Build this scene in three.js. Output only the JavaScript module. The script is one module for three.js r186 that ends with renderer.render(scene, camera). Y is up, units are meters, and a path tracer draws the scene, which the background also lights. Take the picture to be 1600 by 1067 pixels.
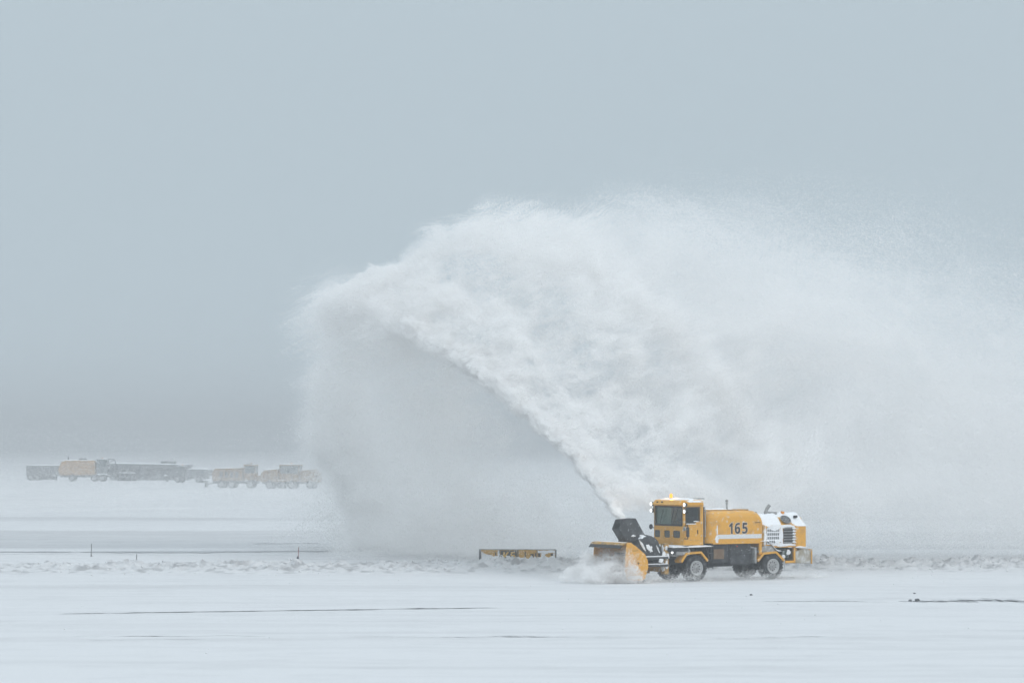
import * as THREE from 'three';
import { mergeGeometries, mergeVertices, toCreasedNormals } from 'three/addons/utils/BufferGeometryUtils.js';
import { RoundedBoxGeometry } from 'three/addons/geometries/RoundedBoxGeometry.js';
import { SimplexNoise } from 'three/addons/math/SimplexNoise.js';
import { FontLoader } from 'three/addons/loaders/FontLoader.js';

// ---------------------------------------------------------------- camera, sky, sun, exposure
const scene = new THREE.Scene();
const EYE = 6.55, FOCAL = 4800, HORIZON = 695;            // metres; pixels of the 1600 x 1067 photograph
const camera = new THREE.PerspectiveCamera(2 * Math.atan(533.5 / FOCAL) * 180 / Math.PI, 1600 / 1067, 1, 6000);
const PITCH = Math.atan((HORIZON - 533.5) / FOCAL);
camera.position.set(0, EYE, 0);
camera.rotation.x = PITCH;
const renderer = new THREE.WebGLRenderer({ antialias: true });
renderer.toneMapping = THREE.LinearToneMapping;
renderer.toneMappingExposure = 1.0;
renderer.shadowMap.enabled = true;
renderer.shadowMap.type = THREE.PCFSoftShadowMap;

const lerp_ = (a, b, t) => a + (b - a) * t;
{ // an overcast snow sky: grey-blue, even near the horizon and brighter overhead, the same all round
  const W = 64, H = 128, data = new Float32Array(W * H * 4);
  for (let r = 0; r < H; r++) {
    const s = Math.max(0, Math.sin(((r + 0.5) / H - 0.5) * Math.PI));
    const k = 1 + 2.15 * s * s + 0.24 * Math.exp(-s / 0.05), g = lerp_(1.205, 1.115, s), b = lerp_(1.335, 1.225, s);
    for (let c = 0; c < W; c++) data.set([0.475 * k, 0.475 * k * g, 0.475 * k * b, 1], (r * W + c) * 4);
  }
  const t = new THREE.DataTexture(data, W, H, THREE.RGBAFormat, THREE.FloatType);
  t.mapping = THREE.EquirectangularReflectionMapping; t.magFilter = t.minFilter = THREE.LinearFilter; t.needsUpdate = true;
  scene.background = t; scene.environment = t;
}
const sun = new THREE.DirectionalLight(new THREE.Color(1.0, 0.95, 0.92), 1.05);
sun.name = 'sun'; sun.position.set(95, 62, -70); sun.target.position.set(0, 0, -165);
sun.castShadow = true; sun.shadow.radius = 45; sun.shadow.mapSize.set(2048, 2048);
Object.assign(sun.shadow.camera, { left: -90, right: 90, top: 90, bottom: -90, near: 10, far: 400 });
scene.add(sun, sun.target);
scene.fog = new THREE.FogExp2(new THREE.Color(0.97, 0.99, 1.0), 0.0013);

// ---------------------------------------------------------------- helpers
let seed = 20240117;
const rnd = () => { seed |= 0; seed = seed + 0x6D2B79F5 | 0; let t = Math.imul(seed ^ seed >>> 15, 1 | seed); t = t + Math.imul(t ^ t >>> 7, 61 | t) ^ t; return ((t ^ t >>> 14) >>> 0) / 4294967296; };
const gauss = () => Math.sqrt(-2 * Math.log(1 - rnd() * 0.99999)) * Math.cos(6.283185307 * rnd());
const noise = new SimplexNoise({ random: rnd });
const n3 = (x, y, z) => noise.noise3d(x, y, z);
const fbm = (x, y, z, o = 4) => { let s = 0, a = 0.5; for (let i = 0; i < o; i++, a *= 0.5, x *= 2.03, y *= 2.03, z *= 2.03) s += a * n3(x, y, z); return s; };
const clamp = THREE.MathUtils.clamp, lerp = THREE.MathUtils.lerp, smooth = THREE.MathUtils.smoothstep;
const V = (x, y, z) => new THREE.Vector3(x, y, z);
/** the place that stands at that pixel of the photograph, so many metres away */
const at = (px, py, depth) => {
  const d = V((px - 800) / FOCAL, (533.5 - py) / FOCAL, -1).applyAxisAngle(V(1, 0, 0), PITCH);
  return V(0, EYE, 0).addScaledVector(d, depth / -d.z);
};
const onGround = (px, py) => { const d = V((px - 800) / FOCAL, (533.5 - py) / FOCAL, -1).applyAxisAngle(V(1, 0, 0), PITCH); return V(0, EYE, 0).addScaledVector(d, EYE / -d.y); };
const taken = {};
const numbered = (n) => { const k = taken[n] = (taken[n] ?? -1) + 1; return k ? n + '_' + String(k).padStart(3, '0') : n; };
function tag(o, label, category, group, kind) { if (label) o.userData.label = label; if (category) o.userData.category = category; if (group) o.userData.group = group; if (kind) o.userData.kind = kind; return o; }
function shade(o) { o.traverse((m) => { if (m.isMesh) { m.castShadow = true; m.receiveShadow = true; } }); return o; }
const mat = (r, g, b, roughness = 0.7, more = {}) => new THREE.MeshStandardMaterial({ color: new THREE.Color().setRGB(r, g, b), roughness, ...more });
// ---------------------------------------------------------------- snow-covered ground
const bankAt = (x) => 161.8 + 2.6 * smooth(x, 1, 9) + 0.8 * n3(x * 0.05, 1, 2);
/** height of the snow, in metres; z is negative away from the camera */
function groundHeight(x, z) {
  const d = -z, edge = smooth(d, 50, 62) * (1 - smooth(d, 330, 350)) * (1 - smooth(Math.abs(x), 62, 70));
  let h = 0.035 * fbm(x * 0.05, d * 0.12, 3, 3) + 0.012 * n3(x * 0.35, d * 0.9, 8);
  // the windrow the ploughs left along the far edge of the lane
  const mid = bankAt(x), w = 6.2 + 0.9 * n3(x * 0.06, 5, 1);
  const p = clamp(1 - Math.abs(d - mid) / w, 0, 1), bank = p * p * (3 - 2 * p);
  if (bank > 0) {
    const lump = Math.max(0, 0.45 + 0.9 * fbm(x * 0.30, d * 0.30, 11, 3) + 0.45 * n3(x * 0.07, 3, 19));
    h += bank * (0.10 + 0.20 * lump) + Math.min(1, bank * 1.6) * (0.5 + lump) * (0.13 * (1 - Math.abs(n3(x * 0.95, d * 0.95, 21)) * 2) + 0.13 * (1 - 2 * Math.abs(n3(x * 2.1, d * 2.1, 33))) + 0.06 * n3(x * 4.5, d * 4.5, 3));
  }
  // a low smooth drift behind it and the lip along the cleared strip
  h += 0.10 * smooth(d, 168, 172) * (1 - smooth(d, 183, 184.6));
  h += 0.05 * Math.exp(-(((d - 140.5 - 0.4 * n3(x * 0.04, 7, 7)) / 1.6) ** 2)) + 0.045 * Math.exp(-(((d - 104 - 0.5 * n3(x * 0.05, 3, 7)) / 1.5) ** 2)) * (0.6 + n3(x * 0.3, d, 4));
  return h * edge;
}
{
  const rows = [], cols = [];
  for (let d = 50; d < 350;) { rows.push(d); d += d < 150 ? 0.5 : d < 174 ? 0.14 : d < 200 ? 0.5 : 2; }
  rows.push(350);
  for (let x = -70; x <= 70.001; x += Math.abs(x) < 36 ? 0.17 : 1) cols.push(x);
  const pos = [], idx = [], col = [], W = cols.length;
  // far and near flat borders: the same sheet goes on to the horizon
  const allRows = [-3000, -600, -100, 0, 30, ...rows, 420, 520, 700, 1000, 1600, 3000], allCols = [-2500, -900, -400, -200, -110, ...cols, 110, 200, 400, 900, 2500];
  for (const d of allRows) for (const x of allCols) {
    pos.push(x, groundHeight(x, -d), -d);
    // matter: packed, dirty snow on the taxiway beyond the bank, streaks of thin snow along the lane
    let dirtAndShade = 0;
    const j = 3 * n3(x * 0.03, d * 0.05, 40);
    dirtAndShade += 0.42 * smooth(d + j, 192, 196) * (1 - smooth(d + j, 231, 236)) * (0.75 + 0.5 * fbm(x * 0.03, d * 0.4, 2, 3));
    dirtAndShade += 0.30 * smooth(d, 262, 268) * (1 - smooth(d, 276, 284)) * clamp(0.4 + n3(x * 0.02, d * 0.1, 6), 0, 1);
    dirtAndShade += 0.20 * clamp(fbm(x * 0.02, d * 0.55, 50, 4) * 1.6, 0, 1) + 0.10 * smooth(fbm(x * 0.25, d * 0.5, 90, 4), 0.05, 0.5);
    const bank = 1 - clamp(Math.abs(d - bankAt(x)) / 6.2, 0, 1);
    dirtAndShade += smooth(bank, 0.0, 0.35) * (0.05 + 0.62 * smooth(fbm(x * 1.1, d * 0.7, 70, 4), 0.02, 0.40));  // dirty snow, its blotches also painting relief shade into the bank
    dirtAndShade += 0.18 * Math.exp(-(((d - 141) / 2.2) ** 2)) * (0.6 + 0.5 * n3(x * 0.05, 2, 9)) + 0.16 * Math.exp(-(((d - 103.5) / 1.2) ** 2)) * (0.5 + n3(x * 0.25, d * 0.8, 9));
    dirtAndShade = clamp(dirtAndShade, 0, 0.8);
    col.push(lerp(0.63, 0.28, dirtAndShade), lerp(0.63, 0.28, dirtAndShade), lerp(0.63, 0.282, dirtAndShade));
  }
  const C = allCols.length;
  for (let r = 0; r + 1 < allRows.length; r++) for (let c = 0; c + 1 < C; c++) { const a = r * C + c; idx.push(a, a + 1, a + C + 1, a, a + C + 1, a + C); }
  const g = new THREE.BufferGeometry();
  g.setAttribute('position', new THREE.Float32BufferAttribute(pos, 3));
  g.setAttribute('color', new THREE.Float32BufferAttribute(col, 3));
  g.setIndex(idx); g.computeVertexNormals();
  const m = new THREE.Mesh(g, new THREE.MeshStandardMaterial({ color: 0xffffff, vertexColors: true, roughness: 0.95 }));
  m.name = 'snow_ground'; tag(m, 'wide snow-covered airfield pavement with ploughed strips', 'snow', null, 'structure'); shade(m); scene.add(m);
}
// ---------------------------------------------------------------- materials with grain and grime
/** a tiling colour texture: base colour with blotches of the given other matter */
function grimeMap(size, base, layers) {
  const data = new Uint8Array(size * size * 4), toS = (c) => Math.round(255 * (c <= 0.0031308 ? c * 12.92 : 1.055 * Math.pow(c, 1 / 2.4) - 0.055));
  const T = 6.283185307;
  for (let y = 0; y < size; y++) for (let x = 0; x < size; x++) {
    const u = x / size * T, v = y / size * T, c = [...base];
    for (const [col, k, lo, hi, most, off] of layers) {
      let s = 0, a = 0.55, kk = k;
      for (let o = 0; o < 4; o++, a *= 0.55, kk *= 2) s += a * noise.noise4d(Math.cos(u) * kk + off, Math.sin(u) * kk, Math.cos(v) * kk + off, Math.sin(v) * kk);
      const w = smooth(s, lo, hi) * most;
      for (let i = 0; i < 3; i++) c[i] = lerp(c[i], col[i], w);
    }
    data.set([toS(c[0]), toS(c[1]), toS(c[2]), 255], (y * size + x) * 4);
  }
  const t = new THREE.DataTexture(data, size, size);
  t.wrapS = t.wrapT = THREE.RepeatWrapping; t.magFilter = THREE.LinearFilter; t.minFilter = THREE.LinearMipmapLinearFilter; t.generateMipmaps = true; t.colorSpace = THREE.SRGBColorSpace; t.repeat.set(0.4, 0.4); t.needsUpdate = true;
  return t;
}
const mapped = (map, roughness, more = {}) => new THREE.MeshStandardMaterial({ map, roughness, ...more });
const FROST = [0.62, 0.64, 0.65], SLUDGE = [0.20, 0.155, 0.10];
const yellow = mapped(grimeMap(256, [0.70, 0.345, 0.03], [[[0.56, 0.28, 0.05], 0.7, 0.0, 0.5, 0.8, 1], [FROST, 1.3, 0.16, 0.6, 0.65, 7], [SLUDGE, 2.4, 0.36, 0.6, 0.4, 17]]), 0.42);
const dirtyYellow = mapped(grimeMap(256, [0.46, 0.26, 0.06], [[SLUDGE, 1.0, -0.05, 0.35, 0.8, 3], [FROST, 1.5, 0.1, 0.5, 0.75, 9]]), 0.8);
const darkSteel = mapped(grimeMap(256, [0.028, 0.031, 0.034], [[[0.075, 0.08, 0.083], 0.9, -0.1, 0.5, 0.8, 5], [FROST, 2.2, 0.36, 0.62, 0.55, 2]]), 0.75);
const underSteel = mapped(grimeMap(256, [0.035, 0.038, 0.042], [[[0.10, 0.105, 0.11], 0.8, -0.1, 0.5, 0.8, 15], [FROST, 2.6, 0.42, 0.7, 0.7, 12]]), 0.9);
const rubber = mapped(grimeMap(128, [0.022, 0.023, 0.025], [[[0.16, 0.165, 0.17], 1.4, 0.0, 0.6, 0.6, 25]]), 0.95);
const rimWhite = mapped(grimeMap(128, [0.46, 0.46, 0.46], [[[0.22, 0.21, 0.20], 1.4, 0.1, 0.6, 0.6, 35]]), 0.6);
const greySteel = mapped(grimeMap(128, [0.28, 0.28, 0.275], [[FROST, 1.2, 0.0, 0.5, 0.6, 45]]), 0.7);
const capSnow = mat(0.80, 0.81, 0.82, 0.95);
const white = mat(0.66, 0.67, 0.67, 0.55), black = mat(0.018, 0.019, 0.02, 0.6), ice = mat(0.55, 0.58, 0.6, 0.35), seatCloth = mat(0.03, 0.032, 0.035, 0.9);
const amberGlass = mat(0.7, 0.25, 0.01, 0.3);
const glass = new THREE.MeshPhysicalMaterial({ color: new THREE.Color().setRGB(0.50, 0.57, 0.54), roughness: 0.06, transmission: 1, thickness: 0, ior: 1.5, side: THREE.DoubleSide });
const glow = (r, g, b, k) => new THREE.MeshStandardMaterial({ color: 0x111111, emissive: new THREE.Color().setRGB(r, g, b), emissiveIntensity: k, roughness: 0.4 });
const lampWhite = glow(0.95, 1, 1, 2.6), lampAmber = glow(1, 0.42, 0.03, 2.0);

/** texture coordinates in metres, taken from the side each face looks to */
function metric(g) {
  g = g.index ? g.toNonIndexed() : g;
  const p = g.attributes.position, uv = new Float32Array(p.count * 2), a = V(), b = V(), c = V();
  for (let i = 0; i < p.count; i += 3) {
    a.fromBufferAttribute(p, i); b.fromBufferAttribute(p, i + 1); c.fromBufferAttribute(p, i + 2);
    const n = b.clone().sub(a).cross(c.clone().sub(a)), X = Math.abs(n.x), Y = Math.abs(n.y), Z = Math.abs(n.z);
    [a, b, c].forEach((q, k) => { const u = X > Y && X > Z ? [q.z, q.y] : Y > Z ? [q.x, q.z] : [q.x, q.y]; uv[(i + k) * 2] = u[0]; uv[(i + k) * 2 + 1] = u[1]; });
  }
  g.setAttribute('uv', new THREE.BufferAttribute(uv, 2));
  for (const k of Object.keys(g.attributes)) if (!['position', 'normal', 'uv'].includes(k)) g.deleteAttribute(k);
  if (!g.attributes.normal) g.computeVertexNormals();
  return g;
}
const join = (...gs) => mergeGeometries(gs.flat().map(metric));
function part(name, geometry, material, parent, label) {
  const m = new THREE.Mesh(metric(geometry), material); m.name = name; if (label) m.userData.label = label; parent.add(m); return m;
}
const group = (name, parent) => { const g = new THREE.Group(); g.name = name; parent.add(g); return g; };
/** a box between two corners, edges rounded */
const bx = (x0, x1, y0, y1, z0, z1, r = 0.02) => {
  const w = Math.abs(x1 - x0), h = Math.abs(y1 - y0), d = Math.abs(z1 - z0), rr = Math.min(r, w / 2.1, h / 2.1, d / 2.1);
  return (rr > 0.004 ? new RoundedBoxGeometry(w, h, d, 2, rr) : new THREE.BoxGeometry(w, h, d)).translate((x0 + x1) / 2, (y0 + y1) / 2, (z0 + z1) / 2);
};
const poly = (pts) => { const s = new THREE.Shape(); pts.forEach(([x, y], i) => i ? s.lineTo(x, y) : s.moveTo(x, y)); s.closePath(); return s; };
/** an outline in the x-y plane, carried from z0 to z1 */
const ext = (pts, z0, z1, bevel = 0.012, holes = []) => {
  const s = Array.isArray(pts) ? poly(pts) : pts; for (const h of holes) s.holes.push(poly(h));
  const b = Math.min(bevel, (z1 - z0) / 3);
  return new THREE.ExtrudeGeometry(s, { depth: z1 - z0 - 2 * b, bevelEnabled: b > 0, bevelSize: b, bevelOffset: -b, bevelThickness: b, bevelSegments: 2, curveSegments: 10 }).translate(0, 0, z0 + b);
};
/** an outline in the z-y plane, carried from x0 to x1 */
const flip = (g) => { const i = g.index ? g.toNonIndexed() : g, p = i.attributes.position.array; for (let k = 0; k < p.length; k += 9) for (let j = 0; j < 3; j++) { const t = p[k + 3 + j]; p[k + 3 + j] = p[k + 6 + j]; p[k + 6 + j] = t; } i.deleteAttribute('normal'); i.computeVertexNormals(); return i; };
const tube = (pts, r, seg = 12, round = 8) => new THREE.TubeGeometry(new THREE.CatmullRomCurve3(pts.map((p) => V(...p))), seg, r, round);
const rod = (a, b, r, r2 = r, n = 10) => { const A = V(...a), B = V(...b), d = B.clone().sub(A); return new THREE.CylinderGeometry(r2, r, d.length(), n).applyQuaternion(new THREE.Quaternion().setFromUnitVectors(V(0, 1, 0), d.clone().normalize())).translate((A.x + B.x) / 2, (A.y + B.y) / 2, (A.z + B.z) / 2); };
const rect = (x0, x1, y0, y1, r = 0.04) => { const c = []; for (const [cx, cy, a0] of [[x1 - r, y1 - r, 0], [x0 + r, y1 - r, 1], [x0 + r, y0 + r, 2], [x1 - r, y0 + r, 3]]) for (let k = 0; k <= 3; k++) { const a = (a0 + k / 3) * Math.PI / 2; c.push([cx + r * Math.cos(a), cy + r * Math.sin(a)]); } return c; };
/** lying snow: a lumpy cap over a rectangle of a surface given by its height */
function snowCap(x0, x1, z0, z1, height, thick, k = 0, n = 14) {
  const pos = [], idx = [], nx = Math.max(4, Math.round(n * Math.min(4, (x1 - x0) / Math.max(0.2, z1 - z0)))), nz = Math.max(4, n);
  for (let i = 0; i <= nx; i++) for (let j = 0; j <= nz; j++) {
    const u = i / nx, v = j / nz, edge = Math.pow(Math.min(1, 5 * Math.min(u, 1 - u)), 0.5) * Math.pow(Math.min(1, 5 * Math.min(v, 1 - v)), 0.5);
    const wob = 0.06 * (x1 - x0) * n3(v * 3 + k, k, 1) * (u - 0.5), wz = 0.06 * (z1 - z0) * n3(u * 5 + k, k, 4) * (v - 0.5);
    const x = lerp(x0, x1, u) + wob, z = lerp(z0, z1, v) + wz;
    pos.push(x, height(x, z) - 0.02 + edge * thick * (0.75 + 0.55 * n3(x * 1.7 + k, z * 1.7, k)) + edge * 0.01, z);
  }
  for (let i = 0; i < nx; i++) for (let j = 0; j < nz; j++) { const a = i * (nz + 1) + j; idx.push(a, a + 1, a + nz + 2, a, a + nz + 2, a + nz + 1); }
  const g = new THREE.BufferGeometry(); g.setAttribute('position', new THREE.Float32BufferAttribute(pos, 3)); g.setAttribute('uv', new THREE.Float32BufferAttribute(new Float32Array(pos.length / 3 * 2), 2)); g.setIndex(idx); g.computeVertexNormals();
  return g;
}
/** snow stuck to an upright or sloping face: a lump with an uneven outline, flat side towards -axis */
function snowPatch(rx, ry, thick, k) {
  const s = new THREE.Shape(); for (let i = 0; i <= 22; i++) { const a = i / 22 * 6.2832, r = 1 + 0.35 * n3(Math.cos(a) * 1.5 + k, Math.sin(a) * 1.5, k); const x = rx * r * Math.cos(a), y = ry * r * Math.sin(a); i ? s.lineTo(x, y) : s.moveTo(x, y); }
  return new THREE.ExtrudeGeometry(s, { depth: thick * 0.3, bevelEnabled: true, bevelThickness: thick * 0.7, bevelSize: thick, bevelOffset: -thick, bevelSegments: 3 });
}

// ---------------------------------------------------------------- a wheel (axle along z, outside towards -z)
function makeWheel(R, half) {
  const w = new THREE.Group(); w.name = 'wheel';
  const prof = [[R * 0.56, -half * 0.86], [R * 0.62, -half], [R * 0.84, -half * 1.04], [R * 0.94, -half * 0.9], [R * 0.965, -half * 0.6], [R * 0.965, half * 0.6], [R * 0.94, half * 0.9], [R * 0.84, half * 1.04], [R * 0.62, half], [R * 0.56, half * 0.86]];
  const ring = new THREE.LatheGeometry(prof.map(([r, y]) => new THREE.Vector2(r, y)), 40).rotateX(Math.PI / 2), lugs = [];
  for (let i = 0; i < 26; i++) for (const s of [-1, 1]) lugs.push(new THREE.BoxGeometry(R * 0.11, R * 0.075, half * 1.0).rotateY(s * 0.35).translate(0, R * 0.965, s * half * 0.52).rotateZ((i + (s > 0 ? 0.5 : 0)) / 26 * 6.2832));
  part('tyre', join(flip(ring), ...lugs), rubber, w);
  const dish = new THREE.LatheGeometry([[0, -0.10], [R * 0.14, -0.10], [R * 0.16, -0.03], [R * 0.40, 0.0], [R * 0.47, -0.02], [R * 0.52, -0.08], [R * 0.57, -0.09], [R * 0.57, -0.02], [R * 0.50, 0.05], [0, 0.05]].map(([r, y]) => new THREE.Vector2(r, y)), 32).rotateX(Math.PI / 2).translate(0, 0, -half * 0.82);
  part('rim', dish, rimWhite, w);
  const holes = []; for (let i = 0; i < 10; i++) { const a = i / 10 * 6.2832; holes.push(new THREE.CylinderGeometry(R * 0.055, R * 0.055, 0.03, 8).rotateX(Math.PI / 2).translate(R * 0.33 * Math.cos(a), R * 0.33 * Math.sin(a), -half * 0.82 - 0.012)); }
  part('rim_hole_ring', join(...holes), black, w).userData.kind = 'stuff';
  const nuts = []; for (let i = 0; i < 10; i++) { const a = (i + 0.5) / 10 * 6.2832; nuts.push(new THREE.CylinderGeometry(0.022, 0.022, 0.05, 6).rotateX(Math.PI / 2).translate(R * 0.21 * Math.cos(a), R * 0.21 * Math.sin(a), -half * 0.82 - 0.045)); }
  part('hub', join(new THREE.CylinderGeometry(R * 0.11, R * 0.12, 0.12, 16).rotateX(Math.PI / 2).translate(0, 0, -half * 0.82 - 0.10), ...nuts), greySteel, w);
  return w;
}

// ---------------------------------------------------------------- the snow blower truck: x forward, y up, z to its right
const font = await new FontLoader().loadAsync('fonts/droid/droid_sans_bold.typeface.json');
const PHI = 32 * Math.PI / 180;
const truck = new THREE.Group(); truck.name = 'snow_blower_truck'; scene.add(truck);
tag(truck, 'yellow airport snow blower truck numbered 165 throwing a huge plume of snow', 'snow blower');
truck.rotation.y = Math.PI + PHI;
{
  const contact = onGround(1084, 908), off = V(0, 0, -1.02).applyAxisAngle(V(0, 1, 0), truck.rotation.y);
  truck.position.copy(contact).sub(off); truck.position.y = 0.015;
  const T = truck;
  // --- chassis
  part('frame_rail', bx(-6.55, 2.0, 0.78, 1.06, -0.48, -0.34), underSteel, T);
  part('frame_rail', bx(-6.55, 2.0, 0.78, 1.06, 0.34, 0.48), underSteel, T);
  for (const [x, n] of [[0, 'axle'], [-4.58, 'axle']]) part(n, join(rod([x, 0.63, -0.8], [x, 0.63, 0.8], 0.11), new THREE.SphereGeometry(0.26, 14, 10).translate(x, 0.63, 0), bx(x - 0.12, x + 0.12, 0.63, 0.98, -0.5, -0.34), bx(x - 0.12, x + 0.12, 0.63, 0.98, 0.34, 0.5)), underSteel, T);
  part('fuel_tank', join(bx(-2.05, -0.98, 0.82, 1.76, -1.10, -0.5, 0.08), bx(-2.08, -2.02, 0.80, 1.78, -1.12, -0.5)), underSteel, T);
  part('hydraulic_box', join(bx(-3.4, -2.15, 0.72, 1.76, -1.06, -0.5, 0.04), bx(-3.42, -2.13, 1.2, 1.26, -1.09, -1.05)), underSteel, T);
  part('battery_box', bx(-3.3, -1.2, 0.78, 1.76, 0.5, 1.08, 0.05), underSteel, T);
  part('gearbox', join(bx(-2.9, -1.1, 0.62, 1.74, -0.33, 0.33, 0.1), rod([-4.3, 0.7, 0], [-0.3, 0.7, 0], 0.07)), underSteel, T);
  part('hose', tube([[-0.75, 1.55, -1.0], [-0.8, 1.2, -1.12], [-0.95, 0.85, -1.05], [-1.1, 0.7, -0.7]], 0.035), black, T);
  part('ladder', join(...[0.62, 0.95, 1.28].map((y) => bx(-0.78, -0.98 + 0.0, y, y + 0.05, -1.24, -1.02, 0.01)), bx(-0.76, -0.73, 0.55, 1.75, -1.22, -1.18, 0.01), bx(-1.03, -1.0, 0.55, 1.75, -1.22, -1.18, 0.01)), underSteel, T);
  part('rusty_bracket', bx(-1.72, -1.1, 1.02, 1.5, -1.16, -1.11), mapped(grimeMap(64, [0.16, 0.10, 0.06], [[SLUDGE, 1, -0.2, 0.4, 0.8, 4]]), 0.9), T, 'rust brown panel low on the flank');
  part('reflector', new THREE.CylinderGeometry(0.035, 0.035, 0.02, 12).rotateX(Math.PI / 2).translate(-2.55, 1.62, -1.08), mat(0.5, 0.04, 0.03, 0.3), T, 'small red side reflector');
  for (const x of [-1.6, -2.8, -3.25]) part('side_marker', new THREE.CylinderGeometry(0.028, 0.028, 0.02, 10).rotateX(Math.PI / 2).translate(x, 1.42 - 0.1 * (x > -2), -1.115), greySteel, T);
  // --- wheels
  const wheel = makeWheel(0.63, 0.24);
  for (const [x, s] of [[0, -1], [-4.58, -1], [0, 1], [-4.58, 1]]) { const w = wheel.clone(); w.position.set(x, 0.62, s * 1.02); w.rotation.z = 0.4 * x + s; if (s > 0) w.rotation.y = Math.PI; T.add(w); }
  // --- fenders
  const fender = (pts, t, s, o = 0) => ext([...pts, ...pts.slice().reverse().map(([x, y], i, a) => { const c = [(a[0][0] + a[a.length - 1][0]) / 2, 0.3]; return [x + (c[0] - x) * t, y - t * 1.1]; })], s < 0 ? -1.30 + o : 0.72, s < 0 ? -0.72 : 1.30 - o);
  const fr = [[0.93, 0.98], [0.60, 1.37], [-0.28, 1.42], [-0.70, 1.0]], rr = [[-3.62, 0.94], [-3.99, 1.29], [-4.78, 1.34], [-5.30, 0.92]];
  for (const s of [-1, 1]) { part('front_fender', fender(fr, 0.09, s), yellow, T); part('rear_fender', fender(rr, 0.09, s), yellow, T); }
  part('mud_flap', bx(-3.62, -3.50, 0.78, 1.52, -1.24, -0.75), greySteel, T, 'frosted grey flap before the rear wheel');
  // --- step plate, bumper and headlights
  part('step_plate', join(bx(-0.92, 1.52, 1.585, 1.64, -1.30, -0.72), bx(0.45, 1.5, 1.43, 1.585, -1.26, -0.8)), underSteel, T);
  part('snow_cap', snowCap(-0.98, 1.5, -1.33, -0.74, (x) => 1.64 + 0.03 * Math.max(0, -x), 0.075, 3), capSnow, T);
  part('bumper', join(bx(0.30, 1.15, 1.24, 1.52, -1.22, -0.82, 0.05), bx(0.9, 1.3, 1.18, 1.5, -1.1, 1.1, 0.05)), greySteel, T);
  for (const s of [-1, 1]) { const h = group('headlight', T); part('housing', rod([1.18, 1.40, s * 1.13], [1.32, 1.40, s * 1.13], 0.12), black, h); part('lens', new THREE.SphereGeometry(0.085, 14, 10, 0, 6.2832, 0, 1.3).rotateZ(-Math.PI / 2).translate(1.29, 1.40, s * 1.13), lampWhite, h); }
  // --- lift frame before the cab
  part('lift_frame', join(bx(1.42, 1.66, 0.34, 1.82, -0.98, -0.62), bx(1.42, 1.66, 0.34, 1.82, 0.62, 0.98), bx(1.44, 1.64, 1.3, 1.62, -0.7, 0.7), bx(1.44, 1.64, 0.45, 0.75, -0.7, 0.7)), dirtyYellow, T, 'dirty yellow lift frame caked with snow');
  for (const g of [...[[1.67, 1.5, -0.82, 0.1, 0.2], [1.67, 1.1, -0.72, 0.14, 0.16], [1.67, 0.7, -0.85, 0.12, 0.22], [1.67, 1.55, -0.3, 0.3, 0.1]].map(([x, y, z, a, b], i) => snowPatch(a, b, 0.04, i).rotateY(Math.PI / 2).translate(x, y, z)), ...[[1.55, 1.6, 0.08, 0.12], [1.5, 1.2, 0.1, 0.14], [1.56, 0.8, 0.08, 0.2]].map(([x, y, a, b], i) => snowPatch(a, b, 0.03, i + 9).rotateY(Math.PI).translate(x, y, -0.98))]) part('snow_lump', g, capSnow, T);
  part('lift_cylinder', join(rod([1.5, 1.62, -0.5], [2.5, 1.1, -0.5], 0.06), rod([1.5, 1.62, 0.5], [2.5, 1.1, 0.5], 0.06)), underSteel, T);
  // --- cab
  const cab = group('cab', T), cx0 = -0.42, cx1 = 0.74, cy0 = 1.72, cy1 = 3.62, cz = 1.25;
  const zy = (shape, x, t, holes) => { const g = ext(shape, 0, t, 0.012, holes); return g.applyMatrix4(new THREE.Matrix4().set(0, 0, 1, x, 0, 1, 0, 0, -1, 0, 0, 0, 0, 0, 0, 1)); };  // shape's x runs towards -z (the truck's left)
  const wsHole = rect(-1.14, 1.13, 2.67, 3.55, 0.06).reverse(), low = [[-1.22, -0.74], [-0.40, 0.09], [0.34, 0.94]].map(([a, b]) => rect(a, b, 2.06, 2.41, 0.08).reverse());
  part('front_panel', zy([[-cz, cy0], [cz, cy0], [cz, cy1], [-cz, cy1]], cx1 - 0.06, 0.06, [wsHole, ...low]), yellow, cab);
  part('windshield', zy(rect(-1.13, 1.12, 2.68, 3.54, 0.06), cx1 - 0.045, 0.012), glass, cab);
  for (const [a, b] of [[-1.22, -0.74], [-0.40, 0.09], [0.34, 0.94]]) part('lower_window', zy(rect(a + 0.005, b - 0.005, 2.065, 2.405, 0.08), cx1 - 0.045, 0.012), glass, cab);
  part('windshield_seal', zy(rect(-1.18, 1.17, 2.63, 3.585, 0.08), cx1 + 0.001, 0.02, [rect(-1.10, 1.09, 2.71, 3.51, 0.06).reverse()]), black, cab);
  const doorWin = [[0.60, 2.72], [0.10, 2.80], [-0.02, 2.89], [-0.19, 2.90], [-0.19, 3.52], [0.60, 3.52]];
  part('left_side_panel', ext([[cx0, cy0], [cx1 - 0.06, cy0], [cx1 - 0.06, cy1], [cx0, cy1]], -cz, -cz + 0.05, 0.01, [doorWin]), yellow, cab);
  part('right_side_panel', ext([[cx0, cy0], [cx1 - 0.06, cy0], [cx1 - 0.06, cy1], [cx0, cy1]], cz - 0.05, cz, 0.01, [[[0.62, 2.6], [-0.28, 2.6], [-0.28, 3.54], [0.62, 3.54]]]), yellow, cab);
  part('side_window', ext(doorWin.map(([x, y]) => [x, y]), -cz + 0.02, -cz + 0.032, 0), glass, cab);
  part('side_window', ext([[0.62, 2.6], [0.62, 3.54], [-0.28, 3.54], [-0.28, 2.6]], cz - 0.032, cz - 0.02, 0), glass, cab);
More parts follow.
